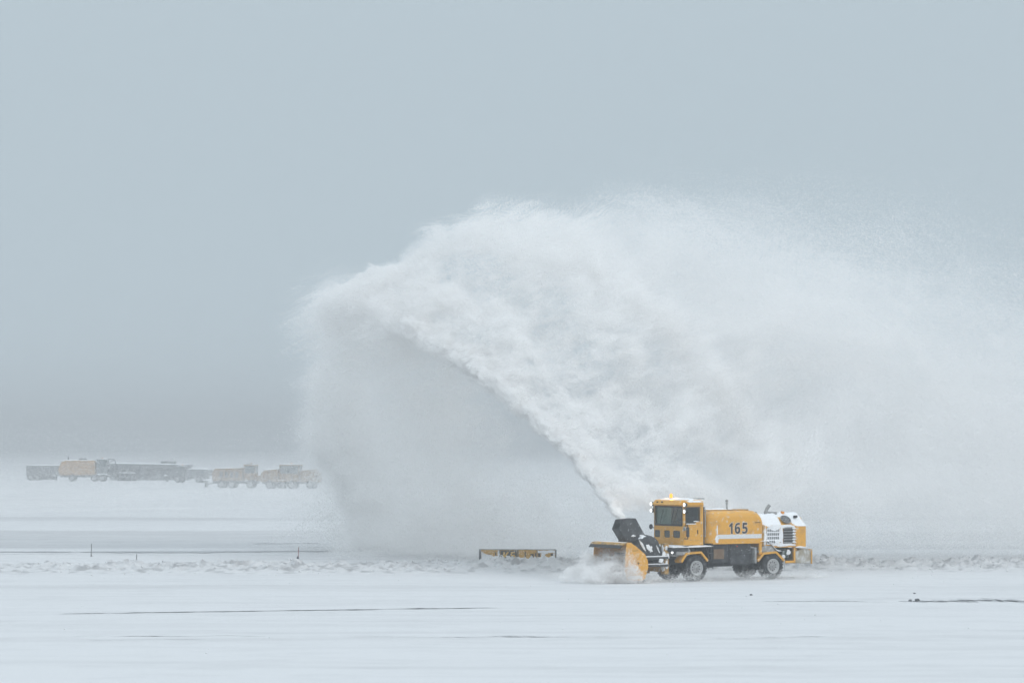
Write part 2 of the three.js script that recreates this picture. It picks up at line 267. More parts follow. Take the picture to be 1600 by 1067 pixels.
  part('door_seam', join(bx(-0.30, -0.29, 1.95, 3.56, -cz - 0.006, -cz, 0), bx(0.62, 0.63, 1.95, 3.56, -cz - 0.006, -cz, 0), bx(-0.30, 0.63, 1.945, 1.955, -cz - 0.006, -cz, 0), bx(-0.30, 0.63, 2.60, 2.607, -cz - 0.004, -cz, 0)), dirtyYellow, cab);
  part('window_seal', ext([[0.635, 2.68], [0.09, 2.765], [-0.03, 2.855], [-0.225, 2.865], [-0.225, 3.555], [0.635, 3.555]], -cz - 0.016, -cz - 0.002, 0, [doorWin]), black, cab);
  part('snow_strip', join(bx(0.02, 0.6, 2.70, 2.74, -cz - 0.045, -cz + 0.02, 0.02).applyMatrix4(new THREE.Matrix4().makeTranslation(0, 0.02, 0)), snowPatch(0.16, 0.03, 0.02, 4).rotateY(Math.PI).translate(0.0, 2.86, -cz)), capSnow, cab);
  part('door_handle', join(bx(-0.10, -0.06, 2.25, 2.45, -cz - 0.04, -cz, 0.012)), black, cab);
  part('rear_panel', zy([[-cz + 0.05, cy0], [cz - 0.05, cy0], [cz - 0.05, cy1], [-cz + 0.05, cy1]], cx0, 0.05, [rect(-0.95, 0.85, 2.85, 3.5, 0.06).reverse()]), yellow, cab);
  part('rear_window', zy(rect(-0.96, 0.86, 2.84, 3.51, 0.06), cx0 + 0.02, 0.01), glass, cab);
  part('floor_panel', bx(cx0 + 0.02, cx1 - 0.07, cy0, cy0 + 0.06, -cz + 0.06, cz - 0.06), underSteel, cab);
  part('roof', join(ext([[cx0 - 0.04, 3.605], [0.92, 3.625], [0.95, 3.66], [0.78, 3.86], [0.6, 3.89], [cx0 + 0.02, 3.89], [cx0 - 0.04, 3.84]], -cz + 0.12, cz - 0.12, 0.05), ext([[cx0 - 0.04, 3.602], [0.72, 3.602], [0.6, 3.80], [cx0 - 0.02, 3.83]], -cz - 0.01, cz + 0.01, 0.05)), yellow, cab);
  for (const z of [0.75, 0.35]) part('roof_vent', bx(0.86, 0.9, 3.74, 3.80, z - 0.06, z + 0.06, 0.01), black, cab);
  part('snow_cap', snowCap(cx0 - 0.02, 0.68, -cz + 0.16, cz - 0.2, (x) => 3.885, 0.085, 7), capSnow, cab);
  part('snow_cap', snowCap(cx0 - 0.02, 0.45, -cz - 0.02, -cz + 0.2, (x, z) => 3.80 + 0.4 * (z + cz), 0.05, 8), capSnow, cab);
  part('gutter', bx(cx0, 0.64, 3.60, 3.625, -cz - 0.05, -cz, 0.01), dirtyYellow, cab);
  part('seat', join(bx(-0.25, 0.25, 2.2, 2.4, -0.62, -0.1, 0.06), bx(-0.36, -0.22, 2.35, 3.05, -0.62, -0.1, 0.06), bx(-0.34, -0.24, 3.05, 3.25, -0.48, -0.24, 0.05), bx(-0.1, 0.1, 1.78, 2.2, -0.45, -0.25)), seatCloth, cab);
  part('steering_wheel', join(new THREE.TorusGeometry(0.21, 0.02, 8, 24).rotateY(Math.PI / 2).rotateZ(-0.6).translate(0.38, 2.72, -0.36), rod([0.55, 2.3, -0.36], [0.38, 2.72, -0.36], 0.03)), black, cab);
  part('dashboard', bx(0.42, 0.66, 2.44, 2.62, -1.15, 1.15, 0.05), seatCloth, cab);
  for (const z of [-0.2, 0.7]) part('wiper', join(rod([0.77, 2.66, z], [0.80, 3.2, z - 0.25], 0.012), rod([0.81, 3.0, z - 0.16], [0.81, 3.42, z - 0.36], 0.014)), black, cab);
  // --- lamps on the cab
  const lamp = (x, y, z) => {
    const g = group('work_light', T);
    part('housing', join(rod([x - 0.12, y, z], [x, y, z], 0.09, 0.105, 14), bx(x - 0.14, x - 0.1, y - 0.03, y + 0.03, Math.min(z, Math.sign(z) * 1.2), Math.max(z, Math.sign(z) * 1.2), 0.01)), black, g);
    part('lens', new THREE.SphereGeometry(0.092, 14, 8, 0, 6.2832, 0, 1.25).scale(1, 0.7, 1).rotateZ(-Math.PI / 2 + 0).translate(x - 0.015, y, z), lampWhite, g);
    const s = new THREE.SpotLight(new THREE.Color(0.95, 1, 1), 3, 0, 0.9, 0.7); s.position.set(x + 0.10, y, z); s.target.position.set(x + 8, y - 3.5, z); s.castShadow = true; s.shadow.radius = 3; g.add(s, s.target);
  };
  for (const z of [-1.40, 1.40]) { lamp(0.80, 3.665, z); lamp(0.80, 3.345, z); part('lamp_bracket', rod([0.72, 3.25, z * 0.93], [0.72, 3.75, z * 0.93], 0.02), black, T); }
  const beacon = group('beacon', T);
  part('base', rod([0.3, 3.88, 0.42], [0.3, 3.97, 0.42], 0.09), black, beacon);
  part('lens', new THREE.CapsuleGeometry(0.075, 0.09, 4, 12).translate(0.3, 4.06, 0.42), lampAmber, beacon);
  { const p = new THREE.PointLight(new THREE.Color(1, 0.5, 0.08), 2.2); p.position.set(0.3, 4.06, 0.42); p.shadow.radius = 3; p.castShadow = true; beacon.add(p); }
  // --- mirrors, rails, aerials
  const mir = group('mirror', T);
  part('glass_head', bx(0.62, 0.72, 2.12, 2.60, -1.60, -1.40, 0.05), darkSteel, mir);
  part('arm', join(rod([0.70, 2.66, -1.25], [0.70, 2.66, -1.52], 0.02), rod([0.67, 2.02, -1.50], [0.67, 2.72, -1.50], 0.02), rod([0.70, 2.04, -1.25], [0.70, 2.04, -1.52], 0.02)), black, mir);
  part('round_mirror', new THREE.SphereGeometry(0.11, 14, 10).scale(0.5, 1, 1).translate(0.76, 2.52, -1.36), greySteel, mir);
  const mirR = group('mirror', T);
  part('round_mirror', join(new THREE.SphereGeometry(0.13, 14, 10).scale(0.55, 1, 1).translate(0.80, 2.56, 1.42), rod([0.72, 2.5, 1.24], [0.78, 2.54, 1.4], 0.02)), darkSteel, mirR);
  part('grab_rail', join(tube([[-0.50, 2.15, -1.29], [-0.50, 2.6, -1.30], [-0.50, 3.3, -1.30], [-0.50, 3.55, -1.26]], 0.022, 16), bx(-0.54, -0.46, 2.1, 2.16, -1.3, -1.22)), greySteel, T);
  part('roof_aerial', join(bx(-1.25, -0.70, 3.90, 3.95, -0.2, 0.0, 0.015), rod([-0.95, 3.45, -0.1], [-0.95, 3.92, -0.1], 0.02)), greySteel, T);
  part('cab_gap_shade', join(bx(-0.60, -0.45, 1.7, 3.55, -1.1, 1.1, 0.03)), darkSteel, T, 'dark panel added for the shade in the gap behind the cab');  // dark slab standing in for the shade between cab and tank
  // --- tank
  {
    const sec = (x) => {                                    // half outline from the bottom of the left flank over the top
      const f = clamp((-0.66 - x) / 0.55, 0, 1), front = 1 - Math.sqrt(1 - (1 - f) ** 2), b = clamp((x + 3.97) / 0.55, 0, 1), back = 1 - Math.sqrt(1 - (1 - b) ** 2);
      const w = 1.25 - 0.42 * front - 0.03 * back, top = 3.34 - 0.30 * front - 0.36 * back, r = 0.42, pts = [[-w, 1.79], [-w, 1.95]];
      for (let k = 0; k <= 9; k++) { const a = k / 9 * Math.PI / 2; pts.push([-w + r * (1 - Math.cos(a)), top - r * 0.82 + r * 0.82 * Math.sin(a)]); }
      return [...pts, ...pts.slice().reverse().map(([z, y]) => [-z, y])];
    };
    const xs = []; for (let k = 0; k <= 10; k++) xs.push(-0.66 - 0.55 * (1 - Math.cos(k / 10 * Math.PI / 2))); for (let k = 1; k < 8; k++) xs.push(lerp(-1.21, -3.42, k / 8)); for (let k = 0; k <= 10; k++) xs.push(-3.42 - 0.55 * Math.sin(k / 10 * Math.PI / 2));
    const pos = [], idx = [], n = sec(-2).length;
    for (const x of xs) for (const [z, y] of sec(x)) pos.push(x, y, z);
    for (let i = 0; i + 1 < xs.length; i++) for (let j = 0; j < n; j++) { const a = i * n + j, b = i * n + (j + 1) % n; idx.push(a, a + n, b, b, a + n, b + n); }
    for (const [i, s] of [[0, 1], [xs.length - 1, -1]]) for (let j = 1; j + 1 < n; j++) s > 0 ? idx.push(i * n, i * n + j, i * n + j + 1) : idx.push(i * n, i * n + j + 1, i * n + j);
    const g = new THREE.BufferGeometry(); g.setAttribute('position', new THREE.Float32BufferAttribute(pos, 3)); g.setIndex(idx);
    const tank = part('tank', toCreasedNormals(g, 0.7), yellow, T);
    part('top_rail', join(bx(-3.46, -0.82, 3.335, 3.40, -0.80, -0.74, 0.015), bx(-3.46, -0.82, 3.335, 3.40, 0.74, 0.80, 0.015), bx(-3.46, -3.40, 3.335, 3.40, -0.74, 0.74, 0.015)), dirtyYellow, tank);
    part('snow_cap', snowCap(-3.38, -0.85, -0.73, 0.73, () => 3.34, 0.10, 12), capSnow, tank);
    part('snow_cap', snowCap(-3.95, -3.42, -0.9, 0.9, (x) => 3.34 - 0.36 * (1 - Math.sqrt(Math.max(0, 1 - ((-3.42 - x) / 0.55) ** 2))), 0.03, 13), capSnow, tank);
    part('stripe', bx(-3.90, -1.27, 1.995, 2.20, -1.262, -1.246, 0.003), white, tank, 'white reflective stripe');
    part('skirt', bx(-3.96, -1.0, 1.74, 1.80, -1.262, -1.10, 0.015), yellow, tank);
    part('corner_post', bx(-3.95, -3.78, 1.2, 1.80, -1.24, -1.1, 0.02), yellow, tank);
    part('frost_patch', join(snowPatch(0.04, 0.22, 0.012, 3).rotateY(Math.PI).translate(-1.24, 2.42, -1.25), snowPatch(0.10, 0.20, 0.012, 5).rotateY(Math.PI).translate(-1.22, 1.98, -1.25)), capSnow, tank);
    part('vent_post', join(rod([-2.62, 3.36, -0.15], [-2.62, 3.70, -0.15], 0.05), new THREE.SphereGeometry(0.075, 12, 8).translate(-2.62, 3.80, -0.15), rod([-2.62, 3.68, -0.15], [-2.62, 3.72, -0.15], 0.085)), greySteel, tank);
    part('small_lettering', join(...[0, 1, 2, 3, 4, 5].map((i) => bx(-3.52 - i * 0.055, -3.56 - i * 0.055, 2.745, 2.775, -1.262, -1.246, 0))), black, tank, 'tiny dark maker lettering');
    part('lifting_eye', new THREE.TorusGeometry(0.04, 0.015, 6, 12).translate(-3.78, 3.22, -0.95), black, tank);
    // the fleet number, black with a pale edge, reading towards the rear
    const H = 0.52, digit = (ch, x0, w) => {
      const shapes = font.generateShapes(ch, 1), box = new THREE.Box2(); for (const s of shapes) for (const q of s.getPoints(8)) box.expandByPoint(q);
      const sx = w / (box.max.x - box.min.x), sy = H / (box.max.y - box.min.y), fit = (g) => g.translate(-box.min.x, -box.min.y, 0).scale(sx, sy, 1).rotateY(Math.PI).translate(x0, 2.235, 0);
      const g = group('number_digit', tank); g.userData.label = 'black fleet number digit ' + ch;
      part('pale_edge', fit(new THREE.ExtrudeGeometry(shapes, { depth: 0.004, bevelEnabled: true, bevelThickness: 0.002, bevelSize: 0.045, bevelSegments: 1, curveSegments: 8 })).translate(0, 0, -1.252), white, g);
      part('figure', fit(new THREE.ExtrudeGeometry(shapes, { depth: 0.004, bevelEnabled: true, bevelThickness: 0.001, bevelSize: 0.012, bevelSegments: 1, curveSegments: 8 })).translate(0, 0, -1.259), black, g);
    };
    digit('1', -1.95, 0.20); digit('6', -2.29, 0.32); digit('5', -2.74, 0.31);
  }
  // --- engine hood at the rear
  const hood = group('engine_hood', T), hz = 1.14;
  const side = (y0, y1, slope) => [[-hz, y0], [-hz, y1], [-hz + 0.5 * slope, y1 + 0.42], [-0.1, y1 + 0.52], [0.1, y1 + 0.52], [hz - 0.5 * slope, y1 + 0.42], [hz, y1], [hz, y0]];
  part('casing', join(zy(side(1.52, 2.56, 1), -6.05, 1.98), zy(side(1.5, 2.55, 0.9), -6.70, 0.62)), yellow, hood);
  part('side_post', bx(-4.20, -4.05, 1.4, 2.62, -1.15, -1.0, 0.03), dirtyYellow, hood);
  part('snow_cap', snowCap(-5.32, -4.05, -1.15, 1.1, (x, z) => 2.56 + Math.min(0.52, 0.84 * Math.max(0, hz - Math.abs(z))), 0.11, 21, 18), capSnow, hood);
  part('snow_cap', snowCap(-6.72, -5.92, -1.16, 1.12, (x, z) => 2.56 + Math.min(0.52, 0.84 * Math.max(0, hz - Math.abs(z))), 0.13, 22, 18), capSnow, hood);
  part('snow_cap', snowCap(-6.05, -5.25, -0.62, 1.1, (x, z) => 2.56 + Math.min(0.52, 0.84 * Math.max(0, hz - Math.abs(z))), 0.07, 25, 18), capSnow, hood);
  { // round fan guard on the sloping roof
    const fan = group('fan_guard', hood); fan.position.set(-5.62, 2.84, -0.90); fan.rotation.x = -0.87 + Math.PI / 2 - 0.0; fan.rotation.set(-0.70, 0, 0);
    part('opening', new THREE.CylinderGeometry(0.27, 0.27, 0.03, 24).translate(0, 0.035, 0), black, fan);
    part('spokes', join(new THREE.TorusGeometry(0.27, 0.02, 6, 24).rotateX(Math.PI / 2).translate(0, 0.06, 0), new THREE.TorusGeometry(0.15, 0.012, 6, 20).rotateX(Math.PI / 2).translate(0, 0.06, 0), ...[0, 1, 2, 3].map((i) => bx(-0.27, 0.27, 0.05, 0.065, -0.012, 0.012, 0).rotateY(i * Math.PI / 4))), greySteel, fan);
  }
  part('roof_slot', join(bx(-6.32, -6.22, 2.93, 3.06, -0.88, -0.74, 0.01), bx(-6.45, -6.38, 2.96, 3.06, -0.80, -0.70, 0.01)), black, hood);
  { // two louvred openings in the flank, choked with snow
    const vent = group('radiator_grille', hood);
    part('recess', bx(-5.04, -4.30, 1.72, 2.50, -1.146, -1.10, 0), black, vent);
    for (let r = 0; r <= 4; r++) part('grille_bar', bx(-5.06, -4.28, 1.70 + r * 0.185 - 0.03, 1.70 + r * 0.185 + 0.03, -1.20, -1.13, 0.02), capSnow, vent);
    for (let c = 0; c <= 6; c++) part('grille_bar', bx(-4.30 - c * 0.122 - 0.02, -4.30 - c * 0.122 + 0.02, 1.70, 2.46, -1.195, -1.13, 0.015), capSnow, vent);
    const lou = group('louvre_grille', hood);
    part('recess', bx(-6.0, -5.30, 1.70, 2.50, -1.146, -1.10, 0), black, lou);
    for (let r = 0; r < 6; r++) part('louvre_slat', bx(-6.0, -5.30, 1.74 + r * 0.135, 1.775 + r * 0.135, -1.20, -1.13, 0.01), greySteel, lou);
    for (let r = 0; r < 6; r++) part('snow_lump', snowPatch(0.09 + 0.03 * rnd(), 0.05, 0.03, r + 30).rotateY(Math.PI).translate(-5.93, 1.77 + r * 0.135, -1.19), capSnow, lou);
    part('snow_lump', join(snowPatch(0.13, 0.50, 0.035, 40).rotateY(Math.PI).translate(-5.18, 2.1, -1.145), snowPatch(0.85, 0.09, 0.03, 41).rotateY(Math.PI).translate(-5.15, 2.55, -1.145), snowPatch(0.75, 0.08, 0.03, 42).rotateY(Math.PI).translate(-5.25, 1.64, -1.15), snowPatch(0.08, 0.5, 0.03, 43).rotateY(Math.PI).translate(-4.18, 2.05, -1.15), snowPatch(0.20, 0.10, 0.03, 44).rotateY(Math.PI).translate(-4.75, 2.42, -1.19), snowPatch(0.16, 0.09, 0.03, 45).rotateY(Math.PI).translate(-4.9, 1.8, -1.19)), capSnow, hood);
    part('snow_ledge', snowCap(-6.72, -6.02, -1.20, -1.08, () => 1.52, 0.05, 26, 6), capSnow, hood);
  }
  part('exhaust_stack', tube([[-4.80, 3.0, -0.35], [-4.83, 3.2, -0.35], [-4.90, 3.40, -0.37], [-5.02, 3.58, -0.42]], 0.085, 14, 12), greySteel, hood);
  part('air_box', join(bx(-5.50, -5.10, 3.06, 3.24, -0.4, 0.2, 0.03)), greySteel, hood);
  part('amber_marker', join(rod([-5.9, 3.05, -0.3], [-5.9, 3.2, -0.3], 0.06), rod([-5.98, 3.2, -0.3], [-5.82, 3.22, -0.3], 0.05)), amberGlass, hood);
  part('snow_cap', snowCap(-5.1, -3.80, -1.30, -0.80, (x) => 1.36 + 0.5 * smooth(x, -4.95, -4.2), 0.07, 31), capSnow, T);
  part('fender_cover', ext([[-3.72, 1.3], [-3.85, 1.5], [-4.15, 1.62], [-4.55, 1.6], [-5.2, 1.05], [-4.8, 1.3]], -1.2, -0.8), greySteel, T);
  // --- tail
  part('engine_sump', join(bx(-6.0, -5.3, 0.95, 1.5, -0.75, 0.75, 0.08), bx(-5.75, -5.35, 1.02, 1.36, -1.0, -0.7, 0.06)), mapped(grimeMap(64, [0.03, 0.055, 0.045], [[FROST, 1.2, 0.1, 0.5, 0.7, 4]]), 0.8), T, 'dark green engine block below the hood');
  part('snow_lump', snowPatch(0.12, 0.14, 0.04, 51).rotateY(Math.PI).translate(-5.72, 1.26, -1.0), capSnow, T); part('snow_lump', snowPatch(0.10, 0.1, 0.04, 52).rotateY(Math.PI).translate(-5.42, 1.06, -1.0), capSnow, T);
  part('tail_rail', join(bx(-6.05, -5.45, 0.74, 0.86, -1.12, -1.0), bx(-6.08, -5.98, 0.74, 1.5, -1.12, -1.0)), yellow, T);
  part('tail_guard', join(ext([[-6.08, 0.72], [-7.05, 0.70], [-7.05, 1.30], [-6.85, 1.42], [-6.55, 1.45], [-6.10, 1.30]], -1.10, 1.1, 0.05)), mapped(grimeMap(128, [0.33, 0.29, 0.22], [[FROST, 1.0, -0.2, 0.4, 0.7, 4], [SLUDGE, 1.3, 0.1, 0.5, 0.6, 14]]), 0.8), T, 'frosted rear guard box');
  part('tail_guard_edge', join(bx(-7.10, -7.04, 0.68, 1.40, -1.14, -1.06, 0.02), bx(-7.10, -7.04, 0.68, 1.40, 1.06, 1.14, 0.02), bx(-7.10, -7.04, 1.34, 1.40, -1.06, 1.06, 0.02)), yellow, T);
  part('snow_cap', snowCap(-7.04, -6.75, -1.13, 1.0, (x) => 1.42 + 0.4 * (x + 6.8), 0.06, 33), capSnow, T);
  part('tail_post', join(bx(-6.22, -6.06, 0.9, 1.5, -1.05, -0.85)), dirtyYellow, T);
  for (const [x, y, l] of [[-5.42, 0.9, 0.62], [-6.22, 0.72, 0.42], [-6.28, 0.72, 0.28], [-5.36, 0.95, 0.3]]) part('icicle', rod([x, y, -1.08], [x + 0.01, y - l, -1.08], 0.035, 0.035, 8).clone() && new THREE.ConeGeometry(0.035, l, 8).rotateX(Math.PI).translate(x, y - l / 2, -1.08), ice, T);
  // --- blower head
  const head = group('blower_head', T); head.scale.z = 0.9; head.position.z = -0.154;
  const plate = [[4.22, 0.17], [4.32, 0.55], [4.30, 1.2], [4.24, 1.86], [3.96, 1.88], [3.72, 1.75], [3.18, 1.36], [3.02, 1.06], [2.99, 0.72], [3.16, 0.22], [3.34, 0.10], [3.9, 0.10]];
  for (const s of [-1, 1]) part('side_plate', ext(plate, s < 0 ? -1.54 : 1.49, s < 0 ? -1.49 : 1.54, 0.015), yellow, head);
  const back = [[4.24, 1.85], [3.96, 1.87], [3.72, 1.74], [3.18, 1.35], [3.03, 1.06], [3.00, 0.72], [3.17, 0.23], [3.36, 0.12]];
  part('housing', ext([...back, ...back.slice().reverse().map(([x, y]) => [x + 0.05, y + (y < 0.4 ? 0.05 : y > 1.3 ? -0.05 : 0)])], -1.485, 1.485, 0), yellow, head);
  part('hood_lip', ext([[4.20, 1.90], [4.34, 1.90], [4.46, 1.80], [4.44, 1.78], [4.32, 1.86], [4.20, 1.865]], -1.54, 1.54, 0.004), dirtyYellow, head);
  part('lip_strip', ext([[4.445, 1.805], [4.56, 1.66], [4.55, 1.645], [4.43, 1.785]], -1.5, 1.54, 0.003), black, head);
  part('top_plate', bx(3.95, 4.22, 1.872, 1.91, -1.54, 1.54, 0.012), yellow, head);
  part('snow_cap', snowCap(3.86, 4.24, -1.5, 1.5, () => 1.90, 0.05, 60, 8), capSnow, head);
  part('bearing_cover', join(new THREE.TorusGeometry(0.28, 0.03, 8, 28).translate(3.80, 0.76, -1.55), new THREE.CylinderGeometry(0.27, 0.27, 0.03, 24).rotateX(Math.PI / 2).translate(3.80, 0.76, -1.55), rod([3.8, 0.76, -1.55], [3.8, 0.76, -1.62], 0.09)), yellow, head);
  part('bearing_bolt', rod([3.58, 0.93, -1.56], [3.58, 0.93, -1.60], 0.035), black, head);
  part('snow_lump', join(snowPatch(0.19, 0.14, 0.03, 61).rotateY(Math.PI).translate(3.80, 0.70, -1.565), snowPatch(0.06, 0.2, 0.02, 62).rotateY(Math.PI).translate(4.06, 0.74, -1.54), snowPatch(0.05, 0.16, 0.02, 63).rotateY(Math.PI).translate(3.55, 0.66, -1.54), snowPatch(0.42, 0.09, 0.03, 64).rotateY(Math.PI).translate(3.75, 0.27, -1.54)), capSnow, head);
  part('small_lettering', join(...[0, 1, 2, 3, 4, 5].map((i) => bx(3.86 - i * 0.045, 3.83 - i * 0.045, 1.505 + 0.004 * i, 1.53 + 0.004 * i, -1.546, -1.535, 0))), black, head, 'tiny dark maker lettering');
  { // auger: a shaft with two ribbon flights
    const pos = [], idx = [], N = 150, R0 = 0.24, R1 = 0.50;
    for (const dir of [-1, 1]) { const o = pos.length / 3; for (let i = 0; i <= N; i++) { const t = i / N, a = t * 3.2 * 6.2832, z = dir * (0.12 + t * 1.33); for (const r of [R0, R1]) for (const dz of [-0.012, 0.012]) pos.push(3.80 + r * Math.cos(a), 0.76 + r * Math.sin(a), z + dz); if (i) { const p = o + (i - 1) * 4, q = o + i * 4; for (const [u, v] of [[0, 2], [2, 3], [3, 1], [1, 0]]) idx.push(p + u, q + u, p + v, p + v, q + u, q + v); } } }
    const g = new THREE.BufferGeometry(); g.setAttribute('position', new THREE.Float32BufferAttribute(pos, 3)); g.setIndex(idx); g.computeVertexNormals();
    part('auger', join(g, rod([3.8, 0.76, -1.48], [3.8, 0.76, 1.48], 0.14), new THREE.CylinderGeometry(0.3, 0.3, 0.2, 20).rotateX(Math.PI / 2).translate(3.8, 0.76, 0)), dirtyYellow, head);
  }
  // --- drive housing between head and cab, chute above it
  part('drive_housing', join(ext([[3.30, 1.02], [3.34, 1.5], [3.05, 2.02], [2.55, 2.20], [2.15, 2.12], [1.95, 1.95], [1.72, 1.38], [1.72, 1.0]], -0.92, 0.92, 0.10), rod([3.1, 1.25, -0.93], [3.1, 1.25, 0.93], 0.16)), darkSteel, T);
  part('housing_rib', join(...[-0.55, 0, 0.55].map((z) => ext([[2.98, 2.08], [2.55, 2.25], [2.13, 2.17], [1.92, 1.99], [1.70, 1.42], [1.73, 1.40], [1.97, 1.94], [2.17, 2.1], [2.55, 2.18], [2.97, 2.02]], z - 0.03, z + 0.03, 0.005))), darkSteel, T);
  part('snow_cap', join(snowCap(2.55, 3.0, -0.85, 0.3, (x) => 2.20 - 0.35 * Math.max(0, x - 2.55), 0.07, 70, 10), snowCap(2.0, 2.5, -0.7, -0.15, (x) => 2.17 - 0.25 * Math.max(0, 2.4 - x), 0.06, 71, 8)), capSnow, T);
  part('snow_lump', join(...[[2.90, 1.72, 0.06, 0.30, 0.62], [2.50, 1.60, 0.12, 0.22, 0.7], [2.02, 1.56, 0.03, 0.2, 0.45]].map(([x, y, a, b, r], i) => snowPatch(a, b, 0.04, 72 + i).rotateZ(r).rotateY(Math.PI).translate(x, y, -0.91))), capSnow, T);
  for (const y of [1.08, 0.72]) for (const s of [-1.02, 1.02]) part('push_bar', bx(1.5, 3.0, y, y + 0.11, s - 0.06, s + 0.06), darkSteel, T);
  part('snow_strip', join(bx(1.62, 2.98, 1.188, 1.235, -1.09, -0.95, 0.02), bx(1.62, 2.98, 0.828, 0.87, -1.09, -0.95, 0.02), snowPatch(0.14, 0.12, 0.04, 80).rotateY(Math.PI).translate(1.95, 1.0, -1.08), snowPatch(0.10, 0.16, 0.04, 81).rotateY(Math.PI).translate(1.72, 1.3, -1.0)), capSnow, T);
  for (const s of [-1.46, 1.46]) part('skid_shoe', bx(3.1, 3.6, 0.02, 0.16, s - 0.06, s + 0.06), darkSteel, T);
  const chute = [[4.05, 2.53], [3.85, 2.98], [3.08, 3.03], [2.50, 2.14], [2.72, 1.98], [3.62, 1.92]];
  part('chute', join(ext(chute, -0.62, -0.56, 0.015), ext(chute, -0.06, 0.0, 0.015), ext([[3.08, 3.03], [2.50, 2.14], [2.56, 2.12], [3.13, 2.98]], -0.56, -0.06, 0), ext([[3.62, 1.92], [4.05, 2.53], [4.0, 2.55], [3.57, 1.96]], -0.56, -0.06, 0)), darkSteel, T, 'dark six-sided discharge chute');
  for (const x of [2.78, 3.25]) part('snow_lump', snowPatch(0.10, 0.05, 0.04, 90 + x).rotateY(Math.PI).translate(x, 2.20, -0.62), capSnow, T);
  part('chute_cylinder', rod([2.3, 2.15, -0.3], [2.85, 2.75, -0.1], 0.045), greySteel, T);
  shade(T);
}
// ---------------------------------------------------------------- machines parked far off in the blowing snow
const farYellow = mapped(grimeMap(128, [0.48, 0.25, 0.06], [[[0.20, 0.12, 0.06], 0.8, -0.2, 0.4, 0.8, 61], [FROST, 1.2, 0.0, 0.5, 0.6, 64]]), 0.6);
const farBrown = mapped(grimeMap(128, [0.30, 0.165, 0.05], [[[0.10, 0.075, 0.06], 0.9, -0.2, 0.4, 0.8, 62], [FROST, 1.4, 0.15, 0.6, 0.5, 66]]), 0.7);
const farGrey = mapped(grimeMap(128, [0.17, 0.18, 0.185], [[FROST, 1.0, 0.15, 0.6, 0.5, 71]]), 0.8);
const farDark = mapped(grimeMap(128, [0.05, 0.053, 0.056], [[FROST, 1.3, 0.2, 0.6, 0.5, 81]]), 0.9);
const farGlass = new THREE.MeshPhysicalMaterial({ color: new THREE.Color().setRGB(0.12, 0.14, 0.14), roughness: 0.08, metalness: 0 });
const farWheel = makeWheel(0.62, 0.24);
function vehicle(name, label, group_, px, py, facing) {
  const g = new THREE.Group(); g.name = numbered(name); g.position.copy(onGround(px, py)); g.position.y = groundHeight(g.position.x, g.position.z); g.rotation.y = facing; scene.add(g); tag(g, label, 'plow truck', group_); return g;
}
function wheels(g, xs, z = 1.05) { for (const x of xs) for (const s of [-1, 1]) { const w = farWheel.clone(); w.position.set(x, 0.61, s * z); if (s > 0) w.rotation.y = Math.PI; g.add(w); } }
function farCab(g, x0, x1, y0, y1, m) {
  const c = group('cab', g), z = 1.2;
  part('cab_body', join(bx(x0, x1, y0, y0 + (y1 - y0) * 0.45, -z, z, 0.06), bx(x0 - 0.05, x1 + 0.05, y1 - 0.18, y1, -z - 0.03, z + 0.03, 0.06), ...[[x0, -z], [x0, z - 0.12], [x1 - 0.12, -z], [x1 - 0.12, z - 0.12]].map(([x, zz]) => bx(x, x + 0.12, y0, y1 - 0.05, zz, zz + 0.12, 0.01))), m, c);
  const a = y0 + (y1 - y0) * 0.45, b = y1 - 0.18;
  for (const s of [-1, 1]) part('side_window', bx(x0 + 0.12, x1 - 0.12, a, b, s * (z - 0.05), s * (z - 0.03), 0), farGlass, c);
  part('windshield', bx(x1 - 0.06, x1 - 0.04, a, b, -z + 0.12, z - 0.12, 0), farGlass, c);
  part('rear_window', bx(x0 + 0.04, x0 + 0.06, a, b, -z + 0.12, z - 0.12, 0), farGlass, c);
  part('snow_cap', snowCap(x0, x1, -z, z, () => y1, 0.10, x0 * 3 + y1), capSnow, c);
  part('roof_beacon', rod([(x0 + x1) / 2, y1, 0.3], [(x0 + x1) / 2, y1 + 0.28, 0.3], 0.09), amberGlass, c);
}
function plough(g, x, half, h, turn) {
  const p = group('plow', g), prof = []; for (let k = 0; k <= 8; k++) { const a = -0.9 + k / 8 * 1.9; prof.push([h * 0.62 * (1 - Math.cos(a)) * -1, h * 0.5 + h * 0.6 * Math.sin(a)]); }
  p.position.set(x, 0.04, 0); p.rotation.y = turn;
  part('blade', ext([...prof.map(([a, b]) => [-a, b]), ...prof.slice().reverse().map(([a, b]) => [-a - 0.07, b])], -half, half, 0), farDark, p);
  for (const z of [-half * 0.6, 0, half * 0.6]) part('blade_rib', bx(-0.2, 0.1, 0.1, h * 0.95, z - 0.04, z + 0.04), farDark, p);
  part('push_frame', join(rod([-0.1, 0.5, -0.5], [-1.5, 0.8, -0.4], 0.08), rod([-0.1, 0.5, 0.5], [-1.5, 0.8, 0.4], 0.08)), farDark, p);
  part('snow_cap', snowCap(-0.1, 0.55, -half, half, (xx) => h * 0.98, 0.14, half + 90, 8), capSnow, p);
}
const FAR = 'plow machines parked across the airfield';
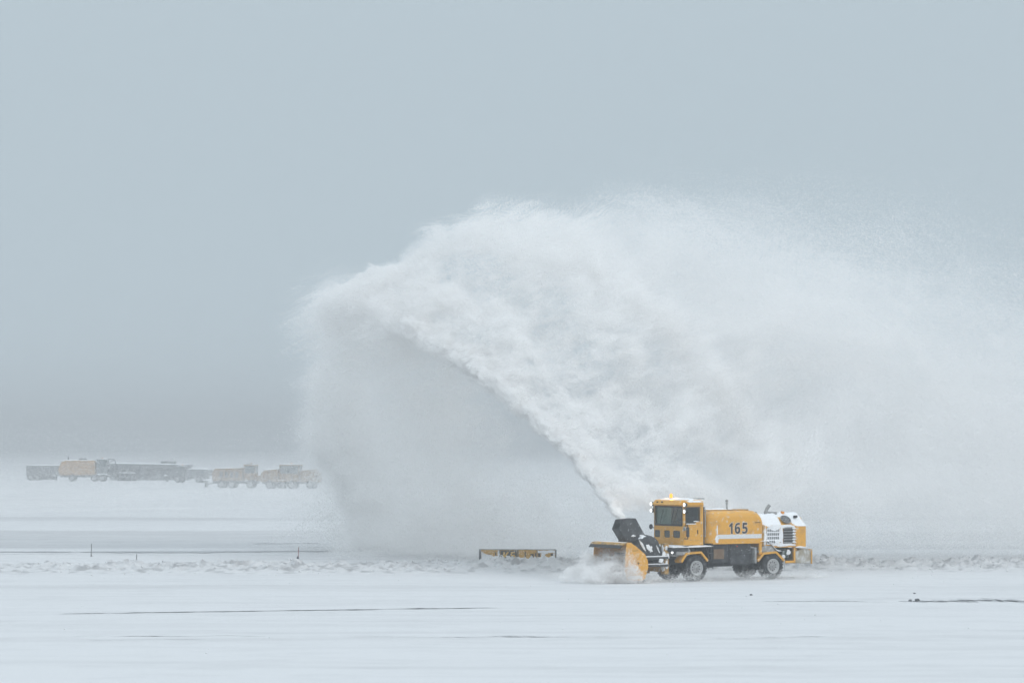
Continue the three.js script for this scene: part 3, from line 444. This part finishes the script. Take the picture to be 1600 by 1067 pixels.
{ // big spreader truck on the far left, nose to the right
  const g = vehicle('spreader_truck', 'faint yellow spreader truck with dark front plow beside the grey trailer', FAR, 134, 752, 0);
  part('chassis', bx(-4.6, 4.6, 0.75, 1.1, -0.5, 0.5), farDark, g); wheels(g, [-2.4, 1.6, 3.0]);
  part('hopper', join(ext([[-4.7, 1.3], [-4.9, 2.2], [-4.4, 3.4], [-3.6, 3.75], [1.5, 3.75], [1.7, 3.3], [1.7, 1.3]], -1.2, 1.2, 0.08), bx(-4.7, 1.7, 1.1, 1.35, -1.1, 1.1)), farYellow, g);
  for (const x of [-3.4, -2.2, -1.0, 0.2]) part('hopper_rib', bx(x, x + 0.1, 1.4, 3.6, -1.26, 1.26), farYellow, g);
  part('exhaust_stack', rod([-3.3, 3.7, -0.6], [-3.35, 4.35, -0.6], 0.1), farDark, g);
  part('conveyor', bx(-1.3, 0.1, 3.75, 4.15, -0.5, 0.5, 0.1), farGrey, g);
  farCab(g, 2.0, 3.9, 1.4, 4.0, farGrey); part('hood', bx(3.9, 5.1, 1.2, 2.3, -1.05, 1.05, 0.15), farDark, g);
  part('lattice_arm', join(rod([3.2, 4.0, -0.9], [5.0, 3.9, -0.9], 0.06), rod([5.0, 3.9, -0.9], [5.3, 2.4, -0.9], 0.06), rod([3.6, 3.1, -0.9], [5.0, 3.9, -0.9], 0.05)), farDark, g);
  part('snow_cap', snowCap(-4.5, 1.5, -1.1, 1.1, () => 3.75, 0.12, 41), capSnow, g);
  plough(g, 7.1, 2.3, 1.5, 0.95);
}
{ // grey trailer behind its tail
  const g = new THREE.Group(); g.name = 'box_trailer'; g.position.copy(onGround(67, 750.5)); g.position.y = groundHeight(g.position.x, g.position.z); scene.add(g); tag(g, 'plain grey box trailer at the far left edge of the airfield', 'trailer');
  part('box', bx(-3.0, 3.1, 0.8, 2.75, -1.2, 1.2, 0.04), farGrey, g);
  for (let i = 0; i < 6; i++) part('side_rib', bx(-2.9 + i * 1.15, -2.82 + i * 1.15, 0.82, 2.72, -1.24, 1.24, 0), farGrey, g);
  part('snow_cap', snowCap(-3, 3.1, -1.2, 1.2, () => 2.75, 0.12, 51), capSnow, g);
  part('skirt', bx(-2.9, 2.0, 0.15, 0.8, -1.0, 1.0), farDark, g); wheels(g, [-2.2, -0.9], 1.0); part('landing_leg', bx(2.3, 2.45, 0, 0.8, -0.6, 0.6), farDark, g);
}
{ // long low building
  const g = new THREE.Group(); g.name = 'storage_shed'; const p = onGround(236, 750); g.position.set(p.x, groundHeight(p.x, p.z), p.z); scene.add(g); tag(g, 'long low grey storage shed between the parked plow machines', 'shed');
  part('wall', bx(-7.4, 7.2, 0, 2.5, -3, 3, 0.03), farGrey, g);
  part('roof', ext([[-7.7, 2.5], [7.5, 2.5], [7.4, 2.85], [-7.6, 3.1]], -3.3, 3.3, 0.03), farGrey, g);
  for (let i = 0; i < 5; i++) part('roller_door', bx(-6.6 + i * 2.8, -4.5 + i * 2.8, 0.05, 2.2, 3.0, 3.05, 0), farDark, g);
  part('snow_cap', snowCap(-7.6, 7.4, -3.2, 3.2, (x) => 2.97 - 0.0166 * (x + 0), 0.16, 53), capSnow, g);
  part('roof_unit', bx(1.8, 4.6, 2.8, 3.5, -1, 1, 0.05), farGrey, g);
}
{ // grey plow truck, half hidden in the drift before the shed
  const g = vehicle('grey_plow_truck', 'faint grey plow truck standing just left of the two yellow machines', FAR, 296, 754, Math.PI * 0.93);
  part('chassis', bx(-3.4, 3.2, 0.7, 1.05, -0.5, 0.5), farDark, g); wheels(g, [-2.0, 1.8]);
  part('dump_body', ext([[-3.6, 1.1], [-3.8, 2.2], [0.5, 2.4], [0.5, 1.1]], -1.2, 1.2, 0.05), farGrey, g);
  farCab(g, 0.7, 2.2, 1.1, 2.9, farGrey); part('hood', bx(2.2, 3.4, 1.0, 1.8, -0.95, 0.95, 0.12), farGrey, g);
  part('snow_cap', snowCap(-3.6, 0.4, -1.1, 1.1, () => 2.35, 0.16, 57), capSnow, g); plough(g, 4.2, 1.6, 1.2, 0.3);
}
{ // two yellow multi-purpose machines, nose to the left
  const g = vehicle('yellow_plow_truck', 'faint yellow plow truck with high tail, nearer the grey truck', FAR, 366, 762.5, Math.PI * 0.97);
  part('chassis', bx(-3.8, 3.3, 0.7, 1.05, -0.5, 0.5), farDark, g); wheels(g, [-2.6, 0.2, 1.8]);
  part('engine_cover', ext([[3.2, 1.1], [3.3, 2.3], [2.8, 2.95], [-1.4, 3.05], [-1.4, 1.1]], -1.15, 1.15, 0.06), farBrown, g);
  for (let i = 0; i < 4; i++) part('side_slat', bx(-0.8 + i * 0.8, -0.3 + i * 0.8, 1.6, 2.5, -1.19, 1.19, 0.01), farDark, g);
  farCab(g, -3.4, -1.6, 1.2, 3.55, farBrown); part('tail', bx(-4.3, -3.4, 1.1, 1.9, -1.0, 1.0, 0.1), farBrown, g);
  part('light_bar', bx(-2.9, -1.9, 3.55, 3.7, -0.8, 0.8, 0.04), farDark, g); part('snow_cap', snowCap(-1.3, 2.7, -1.05, 1.05, () => 3.0, 0.10, 58), capSnow, g);
  plough(g, 4.4, 1.9, 1.15, 0.25);
}
{
  const g = vehicle('yellow_broom_truck', 'faint yellow broom truck at the edge of the snow plume', FAR, 454, 763.5, Math.PI * 0.95);
  part('chassis', bx(-4.2, 4.3, 0.7, 1.05, -0.5, 0.5), farDark, g); wheels(g, [-3.2, -0.4, 3.0]);
  part('hood', ext([[4.4, 1.0], [4.4, 2.2], [3.9, 2.75], [1.7, 2.9], [1.7, 1.0]], -1.1, 1.1, 0.1), farBrown, g);
  farCab(g, -1.5, 1.5, 1.1, 3.6, farBrown);
  part('rear_engine', ext([[-1.7, 1.0], [-1.7, 2.7], [-3.6, 2.9], [-4.5, 2.4], [-4.5, 1.0]], -1.15, 1.15, 0.08), farBrown, g);
  part('broom_head', new THREE.CylinderGeometry(0.55, 0.55, 3.2, 20).rotateX(Math.PI / 2).translate(1.3, 0.6, 0), farDark, g);
  part('broom_cover', bx(0.6, 2.0, 1.0, 1.3, -1.6, 1.6, 0.05), farBrown, g); part('snow_cap', snowCap(1.8, 4.0, -1.0, 1.0, () => 2.85, 0.12, 59), capSnow, g);
  part('snow_ledge', snowCap(0.6, 2.0, -1.6, 1.6, () => 1.3, 0.10, 63), capSnow, g);
}
scene.children.filter((o) => o.userData.group === FAR || /trailer|shed/.test(o.name)).forEach(shade);
// ---------------------------------------------------------------- taxiway sign, half plastered with snow
{
  const D = 170.9, p0 = at(751, 880, D), p1 = at(868.5, 880, D), W = p1.x - p0.x, s = new THREE.Group(); s.name = 'taxiway_sign';
  s.position.set((p0.x + p1.x) / 2, groundHeight((p0.x + p1.x) / 2, -D) - 0.02, -D); s.rotation.y = -0.07; scene.add(s);
  tag(s, 'long black and yellow taxiway sign reading K5, half buried and caked with snow', 'sign');
  const signBlack = mat(0.045, 0.047, 0.05, 0.7), edge = mat(0.10, 0.105, 0.11, 0.7);
  const x0 = -W / 2, x1 = W / 2, y0 = 0.02, y1 = 0.67, w = W / 4, signYellow = mapped(grimeMap(64, [0.50, 0.28, 0.045], [[[0.38, 0.23, 0.07], 0.9, -0.1, 0.5, 0.7, 3]]), 0.6), letterYellow = mat(0.58, 0.36, 0.07, 0.6);  // brighter yellow of the letters and border, their own colour
  part('back_box', bx(x0, x1, y0, y1, -0.14, 0.02, 0.01), greySteel, s);
  part('end_cap', bx(x0 - 0.10, x0 + 0.02, y0 - 0.04, y1 + 0.02, -0.16, 0.09, 0.01), edge, s, 'dark end cap');
  part('end_cap', bx(x1 - 0.02, x1 + 0.035, y0, y1 + 0.01, -0.16, 0.06, 0.01), edge, s);
  part('top_rail', bx(x0, x1, y1 - 0.005, y1 + 0.03, -0.15, 0.06, 0.008), greySteel, s);
  part('bottom_rail', bx(x0, x1, y0 - 0.03, y0 + 0.02, -0.15, 0.06, 0.008), greySteel, s);
  for (let i = 1; i < 4; i++) part('divider', bx(x0 + i * w - 0.015, x0 + i * w + 0.015, y0, y1, 0.02, 0.045, 0.004), edge, s);
  for (let i = 0; i < 4; i++) { const f = part('face_panel', bx(x0 + i * w + 0.02, x0 + (i + 1) * w - 0.02, y0 + 0.022, y1 - 0.008, 0.02, 0.032, 0), i === 1 ? signBlack : signYellow, s, i === 1 ? 'black panel with yellow K5' : undefined); f.userData.kind = undefined; }
  const letter = (ch, x, y, h, m, squeeze = 1) => {
    const shapes = font.generateShapes(ch, 1), b = new THREE.Box2(); for (const q of shapes.flatMap((k) => k.getPoints(8))) b.expandByPoint(q); const k = h / (b.max.y - b.min.y);
    const g = part('letter', new THREE.ExtrudeGeometry(shapes, { depth: 0.006, bevelEnabled: false, curveSegments: 8 }).translate(-(b.min.x + b.max.x) / 2, -b.min.y, 0).scale(k * squeeze, k, 1).translate(x, y, 0.033), m, s); g.userData.label = 'sign character ' + ch; return g;
  };
  letter('K', x0 + 1.36 * w, y0 + 0.09, 0.44, letterYellow); letter('5', x0 + 1.72 * w, y0 + 0.09, 0.44, letterYellow);
  part('yellow_border', ext(rect(x0 + w + 0.05, x0 + 2 * w - 0.05, y0 + 0.045, y1 - 0.03, 0.01), 0.033, 0.036, 0, [rect(x0 + w + 0.068, x0 + 2 * w - 0.068, y0 + 0.063, y1 - 0.048, 0.005).reverse()]), letterYellow, s);
  letter('J', x0 + 2.34 * w, y0 + 0.14, 0.40, black, 0.9);
  part('arrow', join(ext([[0, 0], [0.04, -0.04], [0.22, 0.14], [0.18, 0.18]], 0, 0.006, 0), ext([[0.26, 0.22], [0.26, 0.02], [0.20, 0.02], [0.20, 0.16], [0.06, 0.16], [0.06, 0.22]], 0, 0.006, 0)).translate(x0 + 2.58 * w, y0 + 0.20, 0.0335), black, s, 'black arrow pointing up to the upper corner');
  for (const [x, y, a, b] of [[0.42, 0.38, 0.07, 0.03], [0.80, 0.42, 0.03, 0.12], [3.12, 0.38, 0.06, 0.10], [3.79, 0.40, 0.06, 0.06], [2.93, 0.36, 0.03, 0.13]]) part('letter_remnant', bx(x0 + x * w - a, x0 + x * w + a, y - b, y + b, 0.033, 0.039, 0), black, s);
  // snow driven onto the face
  const stick = (pts, k) => { const sh = new THREE.Shape(); const q = []; for (let i = 0; i < pts.length; i++) { const [ax, ay] = pts[i], [bx_, by] = pts[(i + 1) % pts.length]; for (let t = 0; t < 6; t++) { const u = t / 6; q.push([lerp(ax, bx_, u), lerp(ay, by, u)]); } } q.forEach(([x, y], i) => { const X = clamp(x0 + x * w + 0.05 * n3(i * 0.7, k, 1), x0 + 0.03, x1 - 0.03), Y = clamp(y + 0.035 * n3(i * 0.7, k, 7), y0 - 0.03, y1 - 0.015); i ? sh.lineTo(X, Y) : sh.moveTo(X, Y); });
    part('stuck_snow', new THREE.ExtrudeGeometry(sh, { depth: 0.012, bevelEnabled: true, bevelThickness: 0.02, bevelSize: 0.02, bevelOffset: -0.02, bevelSegments: 2 }).translate(0, 0, 0.036), capSnow, s); };
  stick([[0.03, 0.56], [0.18, 0.45], [0.55, 0.36], [0.72, 0.30], [0.88, 0.34], [0.94, 0.62], [0.99, 0.64], [0.99, 0.2], [0.85, 0.16], [0.70, 0.06], [0.75, 0.0], [0.03, 0.0]], 1);
  stick([[1.06, 0.40], [1.14, 0.34], [1.20, 0.26], [1.05, 0.2]], 2); stick([[1.5, 0.2], [1.6, 0.14], [1.5, 0.06], [1.42, 0.12]], 6);
  stick([[2.03, 0.26], [2.12, 0.20], [2.3, 0.24], [2.45, 0.16], [2.5, 0.10], [2.2, 0.12], [2.04, 0.1]], 3); stick([[2.62, 0.22], [2.75, 0.16], [2.95, 0.2], [2.98, 0.1], [2.7, 0.08]], 4);
  stick([[3.03, 0.64], [3.97, 0.64], [3.97, 0.50], [3.70, 0.48], [3.5, 0.46], [3.42, 0.40], [3.24, 0.48], [3.02, 0.52]], 5);
  stick([[3.03, 0.26], [3.2, 0.24], [3.24, 0.36], [3.42, 0.34], [3.52, 0.26], [3.72, 0.27], [3.86, 0.36], [3.88, 0.46], [3.97, 0.46], [3.97, 0.08], [3.3, 0.10], [3.1, 0.06], [3.02, 0.14]], 8);
  stick([[3.2, 0.48], [3.24, 0.26], [3.4, 0.30], [3.42, 0.46]], 11);
  part('snow_cap', snowCap(x0, x1, -0.15, 0.06, () => y1 + 0.03, 0.03, 77, 6), capSnow, s);
  for (const x of [x0 + 0.4, 0, x1 - 0.4]) part('support_leg', bx(x - 0.05, x + 0.05, -0.35, y0, -0.10, -0.02), greySteel, s);
  shade(s);
}
// ---------------------------------------------------------------- edge markers
function marker(name, label, px, py, height, r, m) { const p = onGround(px, py), g = new THREE.Group(); g.name = numbered(name); g.position.set(p.x, groundHeight(p.x, p.z) - 0.03, p.z); scene.add(g); tag(g, label, 'marker pole', 'thin marker poles along the taxiway edge'); part('pole', rod([0, 0, 0], [0.02, height, 0], r, r * 0.8, 8), m, g); return g; }
const poleGrey = mat(0.09, 0.085, 0.085, 0.8), poleRed = mat(0.30, 0.10, 0.10, 0.7);
{ const g = marker('marker_pole', 'tall thin dark marker pole by the cleared strip at far left', 141.5, 872, 0.72, 0.022, poleGrey); part('foot', join(new THREE.ConeGeometry(0.10, 0.16, 10).translate(0.01, 0.06, 0), rod([0.02, 0.02, 0.02], [0.16, 0.02, 0.16], 0.025)), poleGrey, g); part('cap', rod([0.02, 0.72, 0], [0.02, 0.75, 0], 0.03), poleGrey, g); shade(g); }
{ const g = marker('marker_pole', 'short thin dark marker pole poking out of the snow bank', 212.3, 881, 0.55, 0.024, poleGrey); part('cap', rod([0.02, 0.40, 0], [0.02, 0.43, 0], 0.026), poleGrey, g); shade(g); }
{
  const g = marker('edge_light', 'taxiway edge light with a reddish marker rod standing in smooth snow', 465.5, 876.5, 0.72, 0.022, poleRed); g.userData.category = 'edge light'; delete g.userData.group;
  part('fixture', join(rod([-0.02, 0.02, 0.05], [-0.02, 0.14, 0.05], 0.07, 0.06, 14)), mat(0.05, 0.055, 0.075, 0.5), g); part('lens', new THREE.SphereGeometry(0.055, 12, 8, 0, 6.2832, 0, 1.6).translate(-0.02, 0.15, 0.05), mat(0.02, 0.02, 0.05, 0.25), g); shade(g);
}
// ---------------------------------------------------------------- bare pavement showing through, dirty lumps
const asphalt = mapped(grimeMap(128, [0.075, 0.078, 0.08], [[[0.5, 0.51, 0.52], 1.6, 0.05, 0.5, 0.75, 33]]), 0.9);
const thinSnow = mapped(grimeMap(128, [0.44, 0.445, 0.45], [[[0.60, 0.605, 0.61], 1.3, -0.1, 0.5, 0.8, 36]]), 0.9);
function barePatch(label, pts, half, k, material = asphalt, lift = 0.008) {                     // pts: the patch's middle line on the ground; half: half width along it
  const c = new THREE.CatmullRomCurve3(pts.map(([x, y]) => onGround(x, y))), pos = [], idx = [], N = 260;
  for (let i = 0; i <= N; i++) { const t = i / N, p = c.getPoint(t), w = half(t) * Math.max(0.02, 0.65 + 0.9 * fbm(t * 9, k, 2, 3)), sh = 0.15 * n3(t * 14, k, 6) * half(t); for (const s of [-1, 1]) { const z = p.z + sh + s * w * (1 + 0.3 * n3(t * 30, s, k)); pos.push(p.x, groundHeight(p.x, z) + lift, z); } if (i) { const a = (i - 1) * 2; idx.push(a, a + 2, a + 1, a + 1, a + 2, a + 3); } }
  const g = new THREE.BufferGeometry(); g.setAttribute('position', new THREE.Float32BufferAttribute(pos, 3)); g.setIndex(idx);
  const m = new THREE.Mesh(metric(flip(g)), material); m.name = numbered('bare_pavement'); tag(m, label, 'pavement', null, 'structure'); m.receiveShadow = true; scene.add(m);
}
const spindle = (a) => (t) => a * Math.pow(Math.sin(Math.PI * clamp(t, 0.002, 0.998)), 0.6);
barePatch('long thin dark pavement crack line crossing the near lane', [[88, 959], [250, 956.5], [500, 953.5], [700, 951.5], [840, 950.5]], spindle(0.30), 1);
barePatch('bare dark pavement patch at the right edge of the lane', [[1425, 939.5], [1480, 939.5], [1540, 938.5], [1605, 940.5], [1680, 942]], spindle(0.75), 2, asphalt, 0.014);
barePatch('thinly snowed margin round the bare pavement at the right edge', [[1405, 939.5], [1480, 939], [1540, 938], [1605, 940], [1700, 942]], spindle(1.9), 22, thinSnow, 0.008);
barePatch('faint bare streak beyond the lane on the right', [[1190, 938.5], [1290, 939], [1390, 940.5]], spindle(0.16), 3);
barePatch('thin cleared line along the near edge of the far taxiway', [[-40, 869], [120, 868], [300, 867], [430, 865]], spindle(0.2), 4, thinSnow, 0.03);
barePatch('cleared grey strip of the far taxiway', [[-60, 862.5], [150, 862.5], [330, 862.5], [580, 861]], spindle(1.6), 5, thinSnow, 0.025);
barePatch('faint cleared line on the far taxiway', [[380, 850], [450, 849.5], [540, 849]], spindle(0.5), 6, thinSnow, 0.03);
for (const [x0, x1, y, a, k] of [[40, 520, 996, 0.10, 7], [560, 980, 997, 0.09, 8], [1000, 1330, 998, 0.10, 9], [130, 320, 1001, 0.07, 10], [1080, 1180, 1001, 0.06, 11], [760, 860, 996, 0.10, 12]]) barePatch('thin scraped streak across the near snow', [[x0, y], [(x0 + x1) / 2, y - 0.5], [x1, y - 1]], spindle(a * 0.8), k, thinSnow, 0.01);
{ // lumps of dirty snow lying on the lane
  const lumpMat = mapped(grimeMap(64, [0.13, 0.135, 0.14], [[[0.45, 0.46, 0.47], 1.3, 0.1, 0.5, 0.6, 5]]), 0.95);
  const lump = (label, px, py, r) => { const g = new THREE.IcosahedronGeometry(r, 2), q = g.attributes.position, v = V(); for (let i = 0; i < q.count; i++) { v.fromBufferAttribute(q, i); v.multiplyScalar(1 + 0.45 * n3(v.x / r * 1.3 + px, v.y / r * 1.3, v.z / r * 1.3)); q.setXYZ(i, v.x, v.y * 0.7, v.z); } g.computeVertexNormals(); const m = new THREE.Mesh(metric(g), lumpMat), p = onGround(px, py); m.name = numbered('dirty_snow_lump'); m.position.set(p.x, groundHeight(p.x, p.z) + r * 0.4, p.z); tag(m, label, 'snow lump', 'dirty lumps on the cleared lane'); shade(m); scene.add(m); };
  lump('dark grey snow lump beside the bare pavement patch, the larger of two', 1434.5, 939.5, 0.10); lump('dark grey snow lump, smaller one just left of its larger neighbour', 1423, 939.5, 0.075); lump('single dark speck of snow above the pair of lumps', 1429.5, 928, 0.05); lump('lone dark lump on the lane behind the truck tail', 1174, 930.5, 0.06);
}
{ // crumbs of ploughed snow along the bank and the lane
  const g = new THREE.IcosahedronGeometry(1, 1), q = g.attributes.position, v = V(); for (let i = 0; i < q.count; i++) { v.fromBufferAttribute(q, i); v.multiplyScalar(1 + 0.3 * n3(v.x * 1.4, v.y * 1.4, v.z * 1.4)); q.setXYZ(i, v.x, v.y * 0.75, v.z); } g.computeVertexNormals();
  const N = 3000, m = new THREE.InstancedMesh(g, mat(0.66, 0.665, 0.67, 0.95), N), M = new THREE.Matrix4(), qq = new THREE.Quaternion();
  for (let i = 0; i < N; i++) { const far = rnd() < 0.94, x = -44 + 88 * rnd(), d = far ? bankAt(x) + gauss() * 2.6 : 96 + 60 * rnd(), r = far ? 0.02 + 0.06 * rnd() ** 2 : 0.012 + 0.03 * rnd(); qq.set(gauss(), gauss(), gauss(), gauss()).normalize(); M.compose(V(x, groundHeight(x, -d) + r * 0.1, -d), qq, V(r, r * 0.8, r)); m.setMatrixAt(i, M); }
  m.name = 'snow_crumbs'; tag(m, 'broken crumbs of ploughed snow scattered along the snow bank', 'snow', null, 'stuff'); m.castShadow = m.receiveShadow = true; scene.add(m);
}
// ---------------------------------------------------------------- the thrown snow: real grains in the air
const flyingSnow = new THREE.MeshPhysicalMaterial({ color: new THREE.Color().setRGB(0.968, 0.961, 0.953), roughness: 1, transmission: 0.5, thickness: 0, side: THREE.DoubleSide, specularIntensity: 0.2 });
const turb = (p, k, amp, t, out, o = 3) => { const x = p.x * k, y = p.y * k, z = p.z * k + t; out.set(fbm(x, y, z, o), fbm(x + 40, y, z, o), fbm(x, y + 40, z, o)).multiplyScalar(amp); p.add(out); return p; };
class Grains {                                                // a cloud of flat ice grains, each a small triangle turned at random
  constructor(most) { this.a = new Float32Array(most * 9); this.n = 0; this.most = most; }
  add(p, size) {
    if (this.n >= this.most || p.y < 0.06) return;
    const u = Math.acos(2 * rnd() - 1), f = 6.283185307 * rnd(), g = 6.283185307 * rnd(), su = Math.sin(u), cu = Math.cos(u), cf = Math.cos(f), sf = Math.sin(f), e = cu * cf, h = cu * sf, A = this.a, s = size * (0.6 + 0.8 * rnd());
    for (let k = 0, o = this.n++ * 9; k < 3; k++, o += 3) { const c = s * 0.6 * Math.cos(g + k * 2.0944), d = s * 0.6 * Math.sin(g + k * 2.0944); A[o] = p.x + c * e - d * sf; A[o + 1] = p.y + c * h + d * cf; A[o + 2] = p.z - c * su; }
  }
  /** the cloud in the air; copies of it are shifted a little, mostly in depth */
  fly(name, label, copies, dx, dy, dz) {
    const g = new THREE.BufferGeometry(); g.setAttribute('position', new THREE.BufferAttribute(this.a.slice(0, this.n * 9), 3)); g.computeBoundingBox();
    const c = g.boundingBox.getCenter(V()); g.translate(-c.x, -c.y, -c.z);
    const m = new THREE.InstancedMesh(g, flyingSnow, copies), M = new THREE.Matrix4();
    for (let i = 0; i < copies; i++) m.setMatrixAt(i, M.makeTranslation(dx * (2 * rnd() - 1), dy * (2 * rnd() - 1), copies > 1 ? dz * (2 * i / (copies - 1) - 1) : 0));
    m.position.copy(c); m.name = name; tag(m, label, 'blown snow', null, 'stuff'); m.castShadow = m.receiveShadow = true; scene.add(m);
  }
}
{
  const arc = new THREE.CatmullRomCurve3([[972, 815, 148.6], [935, 762, 152], [880, 697, 156], [820, 637, 160], [750, 582, 164], [672, 532, 169], [606, 492, 174], [546, 466, 179], [508, 486, 184], [504, 550, 188], [522, 640, 191], [548, 760, 192], [572, 862, 192]].map((a) => at(...a)));
  const ARC = arc.getPoints(600), on = (s) => ARC[Math.round(clamp(s, 0, 1) * 600)], w = V(), p = V();
  const plume = new Grains(700000), powder = new Grains(700000), veil = new Grains(450000);
  /** fine grains towards the light and the lens, coarser and fewer behind them */
  const put = (cloud, z, spread, fine) => { const d = gauss(); if (d < -0.35 && rnd() > 0.33) return false; p.z = z + d * spread; cloud.size = d < -0.35 ? fine * 1.75 : fine; return true; };
  // the mass that the wind drags off the jet: ragged near it, ever more diffuse downwind
  for (let i = 0; i < 930000; i++) {
    const s = 0.03 + Math.pow(rnd(), 0.85) * 0.61, a = 46 * Math.pow(rnd(), 1.45), near = a < 2.5 + 3.5 * rnd(), cloud = near ? plume : a > 12 + 5 * rnd() ? veil : powder;
    if (rnd() > 0.62 + 1.15 * (1 - 0.7 * smooth(a, 6, 16)) * fbm(s * 30, a * 0.10, 5, 3) + 0.05 * a) continue;
    const o = on(s), rise = smooth(s, 0.08, 0.52), later = Math.max(0, a - 13), away = lerp(3 * (1 - Math.exp(-a / 3)) + 0.45 * a, 0.12 * a, smooth(s, 0.15, 0.5));
    if (!put(cloud, o.z - away, 0.4 + 0.08 * a, near ? 0.034 : a > 14 ? 0.031 : 0.036)) continue;
    if (a > 12) cloud.size = Math.min(cloud.size, 0.036);
    const wide = 0.05 + 0.035 * a + 0.0034 * a * a, puff = 1 + 0.3 * n3(a * 0.16, s * 2, 77);
    p.x = o.x + a + gauss() * wide; p.y = o.y + rise * (3.3 * puff * (1 - Math.exp(-a / 3)) - 0.017 * later ** 2) + gauss() * wide * 0.75;
    turb(p, 0.16, Math.min(2.3, 0.10 + 0.37 * a), 0, w); turb(p, 0.6, Math.min(0.8, 0.07 + 0.14 * a) * (1 - 0.8 * smooth(a, 4, 16)), 9, w, 2);
    cloud.add(p, cloud.size);
  }
  // the jet itself: dense, ragged
  for (let i = 0; i < 300000; i++) {
    const s = Math.pow(rnd(), 0.8) * 0.62, r = 0.05 + 0.95 * s, o = on(s);
    if (rnd() > 0.72 + 1.0 * fbm(s * 55, 3, 8, 2) - 0.5 * smooth(s, 0.3, 0.6)) continue;
    if (!put(plume, o.z, r, 0.034)) continue;
    p.x = o.x + gauss() * r * 0.8 + 0.3 * r; p.y = o.y + gauss() * r * 0.42;
    turb(p, 0.8, 0.12 + 1.4 * s, 3, w); turb(p, 2.1, 0.10 + 0.3 * s, 13, w, 2); plume.add(p, plume.size);
  }
  // the feathery front where the jet turns over
  for (let i = 0; i < 26000; i++) {
    const s = 0.46 + 0.26 * rnd(), o = on(s);
    if (!put(powder, o.z, 1.2, 0.034)) continue;
    p.x = o.x + gauss() * 0.8 - 0.05; p.y = o.y + gauss() * 0.7 - 0.4; turb(p, 0.35, 1.4, 44, w); turb(p, 1.1, 0.5, 46, w, 2); powder.add(p, powder.size);
  }
  // heavier snow raining out of the end of the jet
  for (let i = 0; i < 190000; i++) {
    const s = 0.40 + 0.6 * rnd(), o = on(s), fall = rnd() * o.y * (s > 0.75 ? 0.4 : 1);
    if (!put(powder, o.z - 2 - fall * 0.15, 1.6, 0.038)) continue;
    p.x = o.x + fall * (0.10 + 0.9 * rnd() * rnd()) + gauss() * (0.35 + 0.15 * fall); p.y = o.y - fall;
    turb(p, 0.12, 2.2, 15, w); turb(p, 0.5, 0.8, 25, w); powder.add(p, powder.size);
  }
  // powder rolling along the ground, behind the truck and downwind
  for (let i = 0; i < 90000; i++) {
    const x = -10 + 49 * rnd(), h = 1.0 + 0.2 * (x + 10);
    p.set(x, 0.1 + Math.abs(gauss()) * h * 0.6, -174 - 27 * rnd()); turb(p, 0.2, 2, 35, w); (x > 8 ? veil : powder).add(p, 0.04);
  }
  plume.fly('snow_plume', 'dense white jet of snow arching up from the blower chute', 8, 0.12, 0.08, 1.2);
  powder.fly('drifting_powder', 'soft white snow powder blowing off the jet behind the truck', 8, 0.5, 0.3, 1.6);
  veil.fly('snow_veil', 'pale veil of fine snow trailing downwind to the right of the truck', 8, 2.2, 1.0, 2.2);
  // snow driven low over the field before the far machines
  const drift = new Grains(150000);
  for (let i = 0; i < 150000; i++) { const d = 272 + 165 * rnd(), x = (-0.24 + 0.34 * rnd()) * d; p.set(x, 0.08 - 2.6 * Math.log(1 - 0.99 * rnd()), -d); turb(p, 0.05, 3, 70, w, 2); p.y = Math.max(p.y, 0.08); drift.add(p, 0.036); }
  drift.fly('ground_blizzard', 'snow driven low across the open field before the far machines', 8, 3, 0.1, 4);
  // snow flung about by the auger and the wheels
  const spray = new Grains(50000); truck.updateMatrixWorld();
  for (let i = 0; i < 32000; i++) { const t = rnd(), h = 1.55 * (1 - t * 0.75); truck.localToWorld(p.set(4.0 + 2.4 * t * rnd() + 0.3 * gauss(), 0.05 + h * rnd() ** 1.3, -1.7 + 3.2 * rnd())); turb(p, 0.8, 0.5, 50, w); spray.add(p, 0.022); }
  for (let i = 0; i < 2600; i++) { truck.localToWorld(p.set(-7.5 + 12.5 * rnd(), 0.03 + Math.abs(gauss()) * 0.2, -1.3 - 1.2 * rnd())); turb(p, 0.7, 0.22, 60, w); spray.add(p, 0.022); }
  spray.fly('snow_spray', 'loose snow spraying around the auger and wheels of the truck', 8, 0.15, 0.05, 0.15);
}
renderer.render(scene, camera);
